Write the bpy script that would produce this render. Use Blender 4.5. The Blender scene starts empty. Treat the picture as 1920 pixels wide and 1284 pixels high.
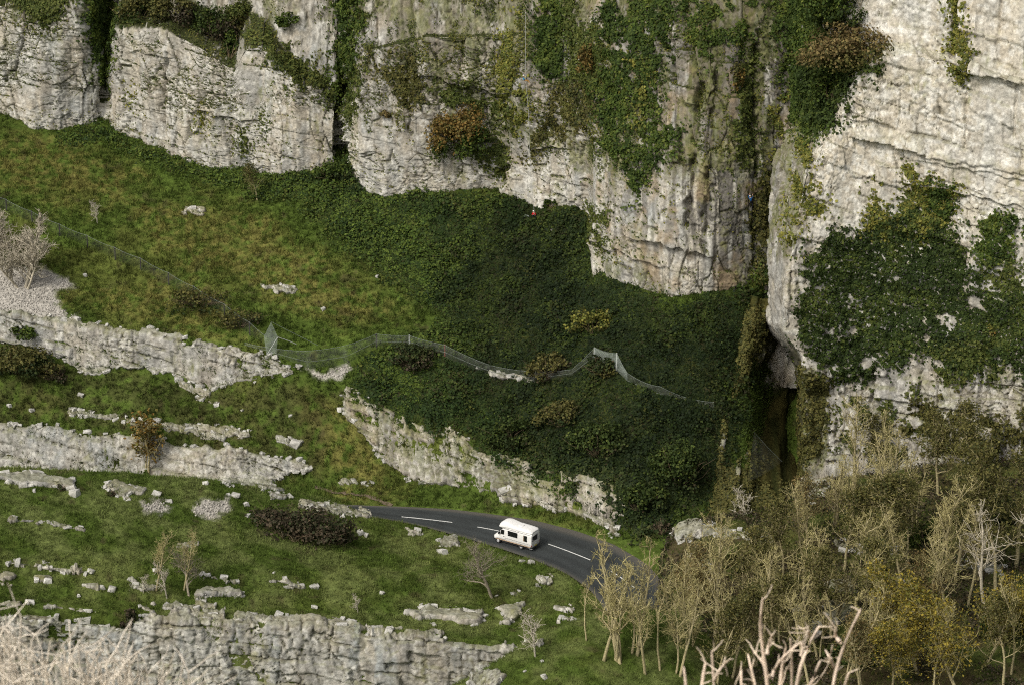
import bpy, bmesh, math, random
import numpy as np
from mathutils import Vector, Matrix

random.seed(7)
RNG = np.random.default_rng(11)
SC = bpy.context.scene
COL = SC.collection

# ------------------------------------------------------------------ camera
F = 4400.0                                   # focal length in pixels of a 1920 px wide frame
PITCH = math.radians(20.85)
CAM = np.array([0.0, 0.0, 129.7])
cam_d = bpy.data.cameras.new('camera')
cam_d.sensor_width = 36.0
cam_d.lens = 36.0 * F / 1920.0
cam_d.clip_start = 0.5
cam_d.clip_end = 4000.0
cam_d.dof.use_dof = True
cam_d.dof.focus_distance = 290.0
cam_d.dof.aperture_fstop = 3.2
cam = bpy.data.objects.new('camera', cam_d)
cam.location = CAM
cam.rotation_euler = (math.pi / 2 - PITCH, 0, 0)
COL.objects.link(cam)
SC.camera = cam

# ------------------------------------------------------------------ sky and sun (thin overcast)
SUN_EL, SUN_AZ = math.radians(46), math.radians(-138)   # azimuth from +Y towards +X: behind the camera and to the left
world = bpy.data.worlds.new('World')
SC.world = world
world.use_nodes = True
wn = world.node_tree
bg = wn.nodes['Background']
sky = wn.nodes.new('ShaderNodeTexSky')
sky.sky_type = 'NISHITA'
sky.sun_disc = False
sky.sun_elevation = SUN_EL
sky.sun_rotation = SUN_AZ
sky.air_density = 1.0
sky.dust_density = 5.0
hs = wn.nodes.new('ShaderNodeHueSaturation')
hs.inputs['Saturation'].default_value = 0.24
wn.links.new(sky.outputs[0], hs.inputs['Color'])
wn.links.new(hs.outputs[0], bg.inputs['Color'])
bg.inputs['Strength'].default_value = 0.10
sun_d = bpy.data.lights.new('sun', 'SUN')
sun_d.energy = 1.2
sun_d.angle = math.radians(12)
sun_d.color = (1.0, 0.93, 0.81)
sun = bpy.data.objects.new('sun', sun_d)
sdir = Vector((math.sin(SUN_AZ) * math.cos(SUN_EL), math.cos(SUN_AZ) * math.cos(SUN_EL), math.sin(SUN_EL)))
sun.rotation_euler = sdir.to_track_quat('Z', 'Y').to_euler()
sun.location = (0, 0, 200)
COL.objects.link(sun)
SC.view_settings.view_transform = 'Standard'
SC.view_settings.look = 'None'
SC.view_settings.gamma = 1.0
SC.view_settings.use_curve_mapping = False
SC.view_settings.exposure = 0.50
SC.cycles.use_denoising = False
SC.cycles.pixel_filter_type = 'BLACKMAN_HARRIS'
SC.cycles.filter_width = 1.1
SC.cycles.max_bounces = 4
SC.cycles.diffuse_bounces = 2
SC.cycles.glossy_bounces = 2
SC.cycles.transparent_max_bounces = 12

# ------------------------------------------------------------------ measuring helpers
FWD = np.array([0, math.cos(PITCH), -math.sin(PITCH)])
UPV = np.array([0, math.sin(PITCH), math.cos(PITCH)])

def W(px, py, Y):
    """world point seen at photo pixel (px, py) and standing at distance Y"""
    px, py, Y = np.broadcast_arrays(np.asarray(px, float), np.asarray(py, float), np.asarray(Y, float))
    a = (px - 960) / F
    b = (642 - py) / F
    dy = FWD[1] + b * UPV[1]
    dz = FWD[2] + b * UPV[2]
    t = Y / dy
    return np.stack([a * t, Y, CAM[2] + dz * t], -1)

def PIX(P):
    d = P - CAM
    zc = d @ FWD
    return 960 + F * d[..., 0] / zc, 642 - F * (d @ UPV) / zc

# the road's two edges in the photograph, and the same on the level ground
FAR = np.array([(640, 946), (690, 948), (760, 950), (850, 955), (930, 965), (1000, 975), (1080, 995), (1150, 1020), (1210, 1055), (1236, 1082), (1250, 1110)], float)
NEAR = np.array([(640, 962), (690, 968), (760, 980), (800, 989), (870, 1008), (940, 1029), (1000, 1049), (1060, 1074), (1105, 1104), (1130, 1135), (1140, 1170)], float)
def flat_pt(x, y, z=0.0):
    b = (642 - y) / F
    dy = FWD[1] + b * UPV[1]; dz = FWD[2] + b * UPV[2]
    t = (z - CAM[2]) / dz
    return np.array([(x - 960) / F * t, dy * t, z])
ROAD_XY = np.array([flat_pt(*q)[:2] for q in list(FAR) + list(NEAR[::-1])])

# ------------------------------------------------------------------ noise in numpy
_TAB = np.random.default_rng(5).random(1 << 16).astype(np.float32)
def _h(ix, iy, iz, seed):
    k = ix.astype(np.int32) * np.int32(8191) + iy.astype(np.int32) * np.int32(131071) + iz.astype(np.int32) * np.int32(52711) + np.int32(seed * 7919)
    k = k ^ (k >> 7)
    return _TAB[k & 0xFFFF]

def vn(x, y, z=None, seed=0):
    """value noise, -1..1"""
    x = np.asarray(x, float); y = np.asarray(y, float)
    xi, yi = np.floor(x), np.floor(y)
    fx, fy = (x - xi).astype(np.float32), (y - yi).astype(np.float32)
    fx = fx * fx * (3 - 2 * fx); fy = fy * fy * (3 - 2 * fy)
    k = xi.astype(np.int32) * np.int32(8191) + yi.astype(np.int32) * np.int32(131071) + np.int32(seed * 7919)
    def corner(q):
        return _TAB[(q ^ (q >> 7)) & 0xFFFF]
    def plane(q):
        a = corner(q); b = corner(q + np.int32(8191)); c = corner(q + np.int32(131071)); d = corner(q + np.int32(139262))
        a = a + (b - a) * fx; c = c + (d - c) * fx
        return a + (c - a) * fy
    if z is None:
        return plane(k) * 2 - 1
    z = np.asarray(z, float)
    zi = np.floor(z); fz = (z - zi).astype(np.float32); fz = fz * fz * (3 - 2 * fz)
    k = k + zi.astype(np.int32) * np.int32(52711)
    a = plane(k); b = plane(k + np.int32(52711))
    return (a + (b - a) * fz) * 2 - 1

def fbm(x, y, z=None, octv=4, seed=0, gain=0.5):
    r = 0; a = 1.0; s = 0; f = 1.0
    for o in range(octv):
        r = r + a * vn(x * f + 17.3 * o, y * f - 9.1 * o, None if z is None else z * f, seed + o * 31)
        s += a; a *= gain; f *= 2.03
    return r / s

def voro(u, v, seed=0, jit=0.9):
    """jittered-grid cells: distance to first and second centre, a random number per cell, second random"""
    ui, vi = np.floor(u), np.floor(v)
    f1 = np.full(u.shape, 9.0); f2 = np.full(u.shape, 9.0)
    cu = np.zeros(u.shape); cv = np.zeros(u.shape)
    z0 = np.zeros_like(ui)
    for dy in (-1, 0, 1):
        for dx in (-1, 0, 1):
            a, b = ui + dx, vi + dy
            pu = a + 0.5 + (_h(a, b, z0, seed) - 0.5) * jit
            pv = b + 0.5 + (_h(a, b, z0, seed + 77) - 0.5) * jit
            d = np.maximum(np.abs(u - pu), np.abs(v - pv)) * 0.65 + np.hypot(u - pu, v - pv) * 0.35
            m = d < f1
            f2 = np.where(m, f1, np.minimum(f2, d))
            cu = np.where(m, a, cu); cv = np.where(m, b, cv)
            f1 = np.where(m, d, f1)
    return f1, f2, _h(cu, cv, z0, seed + 5), _h(cu, cv, z0, seed + 9)

def sst(a, b, x):
    t = np.clip((x - a) / (b - a), 0, 1)
    return t * t * (3 - 2 * t)

def sdpoly(px, py, poly, reach=90.0):
    """signed distance to a polygon (positive inside); beyond reach it is just far"""
    px = np.asarray(px, float); py = np.asarray(py, float)
    P = np.asarray(poly, float)
    lo, hi = P.min(0) - reach, P.max(0) + reach
    near_ = (px > lo[0]) & (px < hi[0]) & (py > lo[1]) & (py < hi[1])
    out = np.full(px.shape, -reach)
    x, y = px[near_], py[near_]
    if x.size == 0: return out
    d = np.full(x.shape, 1e18); ins = np.zeros(x.shape, bool)
    n = len(P)
    for i in range(n):
        x0, y0 = P[i]; x1, y1 = P[(i + 1) % n]
        ex, ey = x1 - x0, y1 - y0
        ax, ay = x - x0, y - y0
        t = np.clip((ax * ex + ay * ey) / (ex * ex + ey * ey + 1e-9), 0, 1)
        ax -= t * ex; ay -= t * ey
        d = np.minimum(d, ax * ax + ay * ay)
        if y1 != y0:
            ins ^= ((y0 > y) != (y1 > y)) & (x < ex * (y - y0) / ey + x0)
    d = np.sqrt(d)
    out[near_] = np.where(ins, d, -d)
    return out

def sdline(px, py, line):
    """distance to a polyline, and which side in y (positive = below the line)"""
    L = np.asarray(line, float)
    d = np.full(np.shape(px), 1e9)
    for (x0, y0), (x1, y1) in zip(L[:-1], L[1:]):
        ex, ey = x1 - x0, y1 - y0
        t = np.clip(((px - x0) * ex + (py - y0) * ey) / (ex * ex + ey * ey + 1e-9), 0, 1)
        d = np.minimum(d, np.hypot(px - x0 - t * ex, py - y0 - t * ey))
    return d

def mixc(a, b, t):
    return a + (b - a) * np.clip(t, 0, 1)[..., None]

# ------------------------------------------------------------------ objects
def tag(o, label=None, cat=None, group=None, kind=None):
    if label: o['label'] = label
    if cat: o['category'] = cat
    if group: o['group'] = group
    if kind: o['kind'] = kind
    return o

def link(name, me, mat=None, parent=None):
    o = bpy.data.objects.new(name, me)
    COL.objects.link(o)
    if mat is not None and me is not None and len(me.materials) == 0:
        me.materials.append(mat)
    if parent is not None:
        o.parent = parent
    return o

def empty(name, loc=(0, 0, 0)):
    o = bpy.data.objects.new(name, None)
    o.location = loc
    o.empty_display_size = 0.3
    COL.objects.link(o)
    return o

def np_mesh(name, V, faces, n, col=None, smooth=False):
    """mesh from numpy arrays; faces all with n corners"""
    me = bpy.data.meshes.new(name)
    V = np.ascontiguousarray(V, np.float32); faces = np.ascontiguousarray(faces, np.int32)
    nf = len(faces)
    me.vertices.add(len(V)); me.vertices.foreach_set('co', V.ravel())
    me.loops.add(nf * n); me.loops.foreach_set('vertex_index', faces.ravel())
    me.polygons.add(nf)
    me.polygons.foreach_set('loop_start', np.arange(0, nf * n, n, dtype=np.int32))
    me.update(calc_edges=True)
    if smooth:
        me.polygons.foreach_set('use_smooth', np.ones(nf, bool))
    if col is not None:
        at = me.color_attributes.new('Col', 'FLOAT_COLOR', 'POINT')
        c = np.ones((len(V), 4), np.float32); c[:, :3] = col
        at.data.foreach_set('color', c.ravel())
    return me

def grid_faces(nu, nv):
    i = np.arange(nu * nv).reshape(nv, nu)
    return np.stack([i[:-1, :-1], i[:-1, 1:], i[1:, 1:], i[1:, :-1]], -1).reshape(-1, 4)

def normals(P):
    du = np.gradient(P, axis=1); dv = np.gradient(P, axis=0)
    n = np.cross(du, dv)
    return n / (np.linalg.norm(n, axis=-1, keepdims=True) + 1e-9)

# ------------------------------------------------------------------ materials
def mat_nodes(name):
    m = bpy.data.materials.new(name)
    m.use_nodes = True
    nt = m.node_tree
    return m, nt, nt.nodes['Principled BSDF']

def attr_mat(name, rough=0.9, noise_scale=3.0, lo=0.75, hi=1.2, bump=0.0, bump_scale=6.0, spec=0.25, gain=1.0, stretch=None, transl=0.0):
    """surface colour from the mesh's own colour attribute, broken up by noise nodes"""
    m, nt, b = mat_nodes(name)
    N = nt.nodes.new; L = nt.links.new
    at = N('ShaderNodeAttribute'); at.attribute_name = 'Col'
    tc = N('ShaderNodeTexCoord')
    src = tc.outputs['Object']
    if stretch:
        mp = N('ShaderNodeMapping'); mp.inputs['Scale'].default_value = stretch
        L(src, mp.inputs[0]); src = mp.outputs[0]
    n = N('ShaderNodeTexNoise'); n.inputs['Scale'].default_value = noise_scale; n.inputs['Detail'].default_value = 3; n.inputs['Roughness'].default_value = 0.7
    L(src, n.inputs['Vector'])
    mr = N('ShaderNodeMapRange'); mr.inputs['From Min'].default_value = 0.3; mr.inputs['From Max'].default_value = 0.7
    mr.inputs['To Min'].default_value = lo * gain; mr.inputs['To Max'].default_value = hi * gain
    L(n.outputs['Fac'], mr.inputs['Value'])
    mx = N('ShaderNodeVectorMath'); mx.operation = 'SCALE'
    L(at.outputs['Color'], mx.inputs[0]); L(mr.outputs[0], mx.inputs['Scale'])
    L(mx.outputs[0], b.inputs['Base Color'])
    b.inputs['Roughness'].default_value = rough
    b.inputs['Specular IOR Level'].default_value = spec
    if bump:
        n2 = N('ShaderNodeTexNoise'); n2.inputs['Scale'].default_value = bump_scale; n2.inputs['Detail'].default_value = 2
        n2.inputs['Roughness'].default_value = 0.65
        L(src, n2.inputs['Vector'])
        bp = N('ShaderNodeBump'); bp.inputs['Strength'].default_value = 1.0; bp.inputs['Distance'].default_value = bump
        L(n2.outputs['Fac'], bp.inputs['Height']); L(bp.outputs[0], b.inputs['Normal'])
    if transl:
        tr = N('ShaderNodeBsdfTranslucent'); L(mx.outputs[0], tr.inputs['Color'])
        ms = N('ShaderNodeMixShader'); ms.inputs[0].default_value = transl
        L(b.outputs[0], ms.inputs[1]); L(tr.outputs[0], ms.inputs[2])
        L(ms.outputs[0], nt.nodes['Material Output'].inputs['Surface'])
    return m

def plain(name, col, rough=0.6, spec=0.4, metal=0.0, nscale=8.0, var=0.12, bump=0.0, coat=0.0):
    m, nt, b = mat_nodes(name)
    N = nt.nodes.new; L = nt.links.new
    tc = N('ShaderNodeTexCoord')
    n = N('ShaderNodeTexNoise'); n.inputs['Scale'].default_value = nscale; n.inputs['Detail'].default_value = 5
    L(tc.outputs['Object'], n.inputs['Vector'])
    r = N('ShaderNodeValToRGB')
    c = np.array(col)
    r.color_ramp.elements[0].position = 0.3; r.color_ramp.elements[0].color = (*(c * (1 - var)), 1)
    r.color_ramp.elements[1].position = 0.7; r.color_ramp.elements[1].color = (*np.clip(c * (1 + var), 0, 1), 1)
    L(n.outputs['Fac'], r.inputs['Fac']); L(r.outputs[0], b.inputs['Base Color'])
    b.inputs['Roughness'].default_value = rough
    b.inputs['Specular IOR Level'].default_value = spec
    b.inputs['Metallic'].default_value = metal
    if coat: b.inputs['Coat Weight'].default_value = coat
    if bump:
        bp = N('ShaderNodeBump'); bp.inputs['Distance'].default_value = bump
        L(n.outputs['Fac'], bp.inputs['Height']); L(bp.outputs[0], b.inputs['Normal'])
    return m

M_ROCK = attr_mat('limestone', 0.95, 2.4, 0.62, 1.28, bump=0.06, bump_scale=3.0, spec=0.12)
M_GROUND = attr_mat('turf', 1.0, 1.6, 0.65, 1.3, bump=0.15, bump_scale=2.5, spec=0.05)
M_LEAF = attr_mat('leaf', 0.7, 0.7, 0.7, 1.3, spec=0.2, transl=0.25)
M_GRASS = attr_mat('grass_blade', 0.8, 0.5, 0.7, 1.3, spec=0.1, transl=0.25)
M_BARK = attr_mat('bark', 0.95, 5.0, 0.7, 1.25, spec=0.1)

# ------------------------------------------------------------------ lofted sheets
class Sheet:
    pass

def row(*pts):
    return np.array(pts, float)

def rows_world(rows, us):
    out = []
    for r in rows:
        if isinstance(r, tuple):                        # (row, dY, dz, z_abs)
            base, dY, dz, za = r
            P = sample_row(base, us)
            P = P.copy(); P[:, 1] += dY; P[:, 2] += dz
            if za is not None: P[:, 2] = za
        else:
            P = sample_row(r, us)
        out.append(P)
    return out

def sample_row(r, us):
    if r.shape[1] == 4:                                  # keyed: s, px, py, Y
        px = np.interp(us, r[:, 0], r[:, 1]); py = np.interp(us, r[:, 0], r[:, 2]); Y = np.interp(us, r[:, 0], r[:, 3])
    else:
        px = us; py = np.interp(us, r[:, 0], r[:, 1]); Y = np.interp(us, r[:, 0], r[:, 2])
    return W(px, py, Y)

def loft(rows, us, segs, smooth=2):
    R = rows_world(rows, us)
    G = [R[0][None]]
    for a, b, n in zip(R[:-1], R[1:], segs):
        t = (np.arange(1, n + 1) / n)[:, None, None]
        G.append(a[None] * (1 - t) + b[None] * t)
    P = np.concatenate(G, 0)
    for _ in range(smooth):
        Q = P.copy()
        Q[1:-1] = P[1:-1] * 0.5 + (P[:-2] + P[2:]) * 0.25
        P = Q.copy()
        Q[:, 1:-1] = P[:, 1:-1] * 0.5 + (P[:, :-2] + P[:, 2:]) * 0.25
        P = Q
    return P

def orient(P):
    """normals pointing to the open side (towards the camera or up)"""
    N = normals(P)
    s = np.sum(N * (CAM - P), -1)
    if np.mean(s) < 0: N = -N
    return N

def arc(P):
    """length along the sheet's middle row, the same for a whole column"""
    Pm = P[P.shape[0] // 2][None]
    d = np.linalg.norm(np.diff(Pm, axis=1), axis=-1)
    U = np.concatenate([[0.0], np.cumsum(d[0])])
    return np.broadcast_to(U[None], P.shape[:2]).copy()

def arc_rows(P):
    d = np.linalg.norm(np.diff(P, axis=1), axis=-1)
    U = np.concatenate([np.zeros((P.shape[0], 1)), np.cumsum(d, 1)], 1)
    return U

def block_disp(U, V, P, seed=0, dip=0.17, amp=1.0, big=1.0, rough=1.0, cell=1.0, bed=1.0, joint=1.0):
    """limestone relief: ribs, tilted beds, upright joints, blocks, cracks; returns (offset, crack mask, shattered zone)"""
    wx = fbm(U / 6, V / 6, None, 3, seed + 1) * 1.2
    wy = fbm(U / 9 + 40, V / 9, None, 2, seed + 2) * 0.4
    Vd = V + dip * U + wy
    Ud = U + wx + 0.08 * V
    d = big * (1.5 * fbm(U / 11, V / 16, None, 3, seed + 3) + 0.75 * fbm(U / 3.2, V / 13, None, 3, seed + 4))
    zone = sst(-0.35, 0.35, fbm(U / 6, V / 4.5, None, 3, seed + 5))          # smooth faces and shattered zones
    k = np.floor(Vd / (2.1 * cell) + 0.35 * vn(U / 9, V / 30, None, seed + 6))
    z0 = np.zeros_like(k)
    bw = 3.0 * cell + 5 * _h(k, z0, z0, seed + 7)
    b = np.floor(Ud / bw + _h(k, z0, z0, seed + 8) * 9)
    d = d + bed * amp * 0.5 * (_h(k, b, z0, seed + 9) - 0.5)
    fr = (Vd / (2.1 * cell) + 0.35 * vn(U / 9, V / 30, None, seed + 6) - k) * 2.1 * cell
    bl = (1 - sst(0.05, 0.24, fr)) * sst(-0.1, 0.25, fbm(U / 3.5, k * 3.7, None, 3, seed + 17)) * min(bed, 1.0) ** 1.6
    d = d - 0.34 * amp * bl
    # upright joints
    f1, f2, r1, r2 = voro(Ud / (2.2 * cell), (V + 0.3 * wx) / (8.0 * cell), seed + 14)
    cj = (1 - sst(0.0, 0.13 / (2.2 * cell), f2 - f1)) * sst(-0.25, 0.15, fbm(U / 5, V / 8, None, 2, seed + 15))
    d = d + joint * amp * (0.42 * (r1 - 0.5) - 0.40 * cj)
    # blocks
    f1, f2, r1, r2 = voro(Ud / (2.0 * cell), Vd / (1.5 * cell), seed + 10)
    crack = (1 - sst(0.0, 0.16 / (1.7 * cell), f2 - f1)) * sst(-0.15, 0.3, fbm(U / 4, V / 4, None, 2, seed + 16))
    d = d + amp * (0.26 * (r1 - 0.5) * (0.3 + 0.7 * zone) - 0.26 * crack * (0.25 + 0.75 * zone))
    f1, f2, r1, r2 = voro(Ud / (0.85 * cell), Vd / (0.7 * cell), seed + 11)
    c2 = 1 - sst(0.0, 0.10 / (0.78 * cell), f2 - f1)
    d = d + amp * rough * (0.15 + 0.85 * zone) * (0.20 * (r1 - 0.5) - 0.13 * c2)
    f1, f2, r1, r2 = voro(Ud / (0.42 * cell), Vd / (0.36 * cell), seed + 12)
    d = d + amp * rough * (0.04 + 0.12 * zone) * (r1 - 0.5)
    d = d + rough * 0.07 * fbm(U / 0.7, V / 0.9, P[..., 1] / 2, 3, seed + 13)
    return d, np.maximum(np.maximum(crack, 0.8 * bl), 0.8 * cj * min(joint, 1.0)), zone

# limestone colours
GREY = np.array([0.400, 0.388, 0.352]); CREAM = np.array([0.495, 0.452, 0.37]); PALE = np.array([0.66, 0.64, 0.58])
DARK = np.array([0.135, 0.125, 0.11]); BLUE = np.array([0.36, 0.38, 0.375]); OCHRE = np.array([0.34, 0.235, 0.115])
MOSS = np.array([0.115, 0.125, 0.03]); LICHEN = np.array([0.20, 0.20, 0.065]); DIRT = np.array([0.10, 0.085, 0.05])

def rock_col(U, V, N, zone, crack, seed=0, cream=0.45, dark=0.3, blue=0.4, moss=0.4, ochre=0.2):
    t = fbm(U / 4, V / 5, None, 4, seed + 20)
    c = mixc(np.broadcast_to(GREY, U.shape + (3,)), CREAM, sst(-0.5, 0.5, t + cream - 0.45))
    c = mixc(c, BLUE, blue * sst(0.0, 0.4, fbm(U / 1.5, V / 8, None, 3, seed + 21)) * (1 - 0.5 * zone))
    c = mixc(c, PALE, 0.85 * (1 - 0.6 * dark) * sst(0.10, 0.45, fbm(U / 0.8, V / 0.7, None, 3, seed + 22) + 0.25 * zone))
    st = 0.8 * fbm(U / 0.6, V / 7, None, 3, seed + 23) + 0.6 * fbm(U / 1.9, V / 13, None, 3, seed + 30) + 0.4 * fbm(U / 9, V / 9, None, 2, seed + 24)
    c = mixc(c, DARK, np.clip(1.1 * dark, 0, 0.92) * sst(-0.12, 0.24, st + (dark - 0.5) * 0.85))
    sp = fbm(U / 0.4, V / 0.45, None, 2, seed + 25)
    c = mixc(c, DARK, 0.38 * sst(0.2, 0.55, sp))
    c = mixc(c, OCHRE, ochre * sst(0.0, 0.45, fbm(U / 2.0, V / 3.0, None, 4, seed + 26)))
    up = sst(0.3, 0.75, N[..., 2])
    mm = sst(-0.1, 0.35, fbm(U / 1.8, V / 5, None, 4, seed + 27) + (moss - 0.5) * 0.9)
    c = mixc(c, MOSS, up * (0.2 + 0.8 * moss))
    fine = sst(-0.25, 0.25, fbm(U / 0.45, V / 0.55, None, 2, seed + 28))
    fin2 = sst(-0.1, 0.3, fbm(U / 1.1, V / 1.6, None, 3, seed + 29))
    c = mixc(c, LICHEN, 0.7 * mm * fine * (0.35 + 0.65 * fin2))
    c = mixc(c, MOSS, 0.75 * sst(0.35, 0.8, mm) * (1 - fine) * sst(0.3, 0.6, moss + 0 * U))
    c = mixc(c, DARK * np.array([1.2, 1.1, 0.9]), 0.55 * sst(0.3, 0.7, moss + 0 * U) * (1 - fin2) * fine)
    c = mixc(c, DIRT, 0.75 * crack)
    return c

def sheet_obj(name, P, N, col, mat, label=None, cat=None, kind='structure', smooth=False, parent=None):
    nv, nu = P.shape[:2]
    f = grid_faces(nu, nv)
    # wind faces so the normals look outward
    a, b, c = P.reshape(-1, 3)[f[0, 0]], P.reshape(-1, 3)[f[0, 1]], P.reshape(-1, 3)[f[0, 2]]
    i = (nv // 2 * (nu - 1)) + nu // 2
    q = P.reshape(-1, 3)[f[i]]
    n = np.cross(q[1] - q[0], q[2] - q[0])
    if n @ N.reshape(-1, 3)[f[i, 0]] < 0: f = f[:, ::-1]
    me = np_mesh(name, P.reshape(-1, 3), f, 4, col.reshape(-1, 3), smooth)
    o = link(name, me, mat, parent)
    tag(o, label, cat, None, kind)
    return o

SHEETS = {}
def keep(key, P, N):
    s = Sheet(); s.P = P; s.N = N
    s.px, s.py = PIX(P)
    SHEETS[key] = s
    return s

# ================================================================== THE BACK CLIFF (with the middle buttress)
FOOT = row((-220, 200, 353), (0, 212, 350), (60, 240, 348), (110, 247, 348), (190, 232, 350), (200, 240, 350), (260, 270, 347), (300, 282, 345),
           (380, 314, 342), (440, 323, 340), (525, 340, 336), (545, 327, 336), (600, 330, 336), (631, 303, 337), (640, 297, 341), (649, 307, 337),
           (680, 345, 333), (720, 368, 330), (760, 360, 330), (870, 352, 330), (930, 360, 328.5), (960, 375, 327), (1000, 392, 324.5), (1050, 390, 323),
           (1095, 396, 321), (1105, 412, 319), (1112, 505, 307), (1150, 520, 304.5), (1200, 545, 302), (1260, 562, 300), (1330, 550, 300.5),
           (1400, 545, 302), (1430, 600, 302), (1470, 640, 303), (1520, 640, 304), (1580, 640, 305))
EDGE = row((-220, 10, 355), (0, 10, 352), (60, 32, 350), (100, 20, 350), (150, 5, 350), (178, 60, 353), (195, 90, 354), (215, 82, 352), (225, 60, 350), (300, 52, 347.5),
           (345, 75, 345.5), (380, 92, 344), (410, 115, 343), (435, 132, 342), (452, 92, 341.5), (490, 86, 340), (515, 110, 339), (560, 160, 338.2),
           (600, 175, 338.5), (633, 200, 338.8), (641, 190, 343), (650, 165, 338), (690, 100, 334.5), (800, 70, 332.5), (960, 70, 330), (1050, 70, 327), (1110, 70, 321),
           (1150, 70, 316), (1260, 70, 309), (1330, 70, 307), (1400, 70, 307), (1450, 70, 308), (1580, 70, 310))
MID = row((-220, 110, 354), (0, 110, 350.5), (110, 130, 348.5), (180, 150, 351), (195, 160, 352.5), (210, 160, 350.5), (300, 165, 345.8), (440, 225, 340.5), (525, 225, 337), (600, 250, 336.8),
          (633, 250, 337.3), (641, 245, 342.5), (649, 240, 336.5), (690, 220, 332.5), (760, 215, 330.5), (870, 210, 331), (935, 215, 331), (950, 215, 326.5), (1050, 220, 324), (1108, 240, 318.5),
          (1150, 280, 310.5), (1260, 300, 304), (1330, 300, 302.5), (1400, 300, 304), (1430, 300, 304.5), (1470, 330, 305.5), (1580, 330, 307))
LED = row((-220, 4), (0, 4), (150, 4), (165, 6), (300, 8), (470, 7), (520, 4), (640, 3), (660, 0.6), (1580, 0.5))

us = np.concatenate([np.linspace(-220, -30, 22), np.linspace(-28, 1480, 780), np.linspace(1484, 1580, 10)])
dl = np.interp(us, LED[:, 0], LED[:, 1])
led_row = sample_row(EDGE, us)
R = rows_world([(FOOT, 0.3, -7, None), FOOT, MID, EDGE], us)
L1 = led_row.copy(); L1[:, 1] += dl; L1[:, 2] += dl * 0.55
L2 = L1.copy(); L2[:, 1] += 3.0; L2[:, 2] = np.maximum(L1[:, 2] + 6, 62)
L3 = L2.copy(); L3[:, 1] += 16; L3[:, 2] = 96 + 4 * np.sin(us / 130)
R += [L1, L2, L3]
G = [R[0][None]]
for a, b, n in zip(R[:-1], R[1:], (6, 118, 118, 30, 40, 6)):
    t = (np.arange(1, n + 1) / n)[:, None, None]
    G.append(a[None] * (1 - t) + b[None] * t)
P = np.concatenate(G, 0)
for _ in range(2):
    Q = P.copy(); Q[1:-1] = P[1:-1] * 0.5 + (P[:-2] + P[2:]) * 0.25
    Q[:, 1:-1] = Q[:, 1:-1] * 0.5 + (Q[:, :-2] + Q[:, 2:]) * 0.25; P = Q
N = orient(P); U = arc(P); V = P[..., 2]
px, py = PIX(P)
d, crack, zone = block_disp(U, V, P, 100, dip=0.13, bed=0.45, joint=1.0)
# gullies, joints and folds read off the photograph: polyline, half width (px), depth (m)
for line, w, dep in [([(668, -40), (652, 110), (640, 190), (641, 300)], 5, 2.2), ([(196, 140), (193, 245)], 5, 1.6), ([(945, 190), (946, 350)], 4, 1.5),
                     ([(12, 10), (14, 150)], 3, 1.0), ([(310, 100), (306, 265)], 3, 0.8), ([(1000, 20), (1030, 150)], 6, 0.7), ([(1132, 10), (1135, 70), (1115, 180)], 5, 1.0),
                     ([(1310, 160), (1300, 330), (1290, 420)], 7, 1.6), ([(1345, 60), (1350, 170), (1322, 470)], 6, 1.2), ([(1240, 20), (1255, 150)], 8, 1.0),
                     ([(1090, 0), (1068, 150)], 5, 0.8), ([(1425, 60), (1415, 200), (1420, 500)], 7, 1.3), ([(765, 120), (768, 250)], 4, 0.9), ([(880, 40), (860, 130)], 3, 0.6)]:
    q = sdline(px + 5 * vn(px / 9, py / 9, None, 3) + 9 * fbm(px / 60, py / 34, None, 2, 7), py, line)
    d = d - dep * (1 - sst(w * 0.3, w * 1.3, q)) * (0.2 + 0.8 * sst(-0.35, 0.35, fbm(px / 26, py / 30, None, 2, 19)))
# overhanging beds: the rock above the line stands out
for line, hgt, dep in [([(360, 205), (490, 232)], 30, 0.55), ([(250, 95), (320, 105)], 25, 0.4), ([(60, 150), (180, 165)], 22, 0.35), ([(790, 140), (950, 180)], 40, 0.9),
                       ([(990, 278), (1050, 280)], 30, 0.6), ([(640, 275), (700, 285)], 20, 0.4), ([(1180, 440), (1330, 480)], 40, 1.0), ([(1000, 330), (1100, 400)], 30, 0.5), ([(1110, 455), (1240, 500)], 22, 0.7)]:
    L = np.array(line, float)
    yl = np.interp(px, L[:, 0], L[:, 1]) + 6 * vn(px / 14, py / 40, None, 5)
    inx = sst(L[0, 0] - 14, L[0, 0] + 6, px) * (1 - sst(L[-1, 0] - 6, L[-1, 0] + 14, px))
    up = yl - py
    d = d + dep * inx * np.where(up > 0, np.clip(1 - up / hgt, 0, 1), 0)
edge_zone = (np.arange(P.shape[0])[:, None] > 244)
d = np.where(edge_zone, d * 0.8, d)
P = P + N * d[..., None]
N = orient(P)
px, py = PIX(P)
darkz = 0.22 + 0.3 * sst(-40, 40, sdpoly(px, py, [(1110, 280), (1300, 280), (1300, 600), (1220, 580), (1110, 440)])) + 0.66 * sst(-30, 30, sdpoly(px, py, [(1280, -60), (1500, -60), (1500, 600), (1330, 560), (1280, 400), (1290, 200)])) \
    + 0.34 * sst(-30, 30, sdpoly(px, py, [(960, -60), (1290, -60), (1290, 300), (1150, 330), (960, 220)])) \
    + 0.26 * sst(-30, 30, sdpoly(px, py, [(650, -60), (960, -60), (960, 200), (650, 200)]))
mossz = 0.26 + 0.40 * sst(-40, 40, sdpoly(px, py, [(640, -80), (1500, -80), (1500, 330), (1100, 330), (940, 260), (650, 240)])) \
    + 0.25 * sst(-30, 20, sdpoly(px, py, [(1110, 470), (1260, 520), (1260, 580), (1100, 540)])) + 0.4 * (py < 40)
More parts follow.
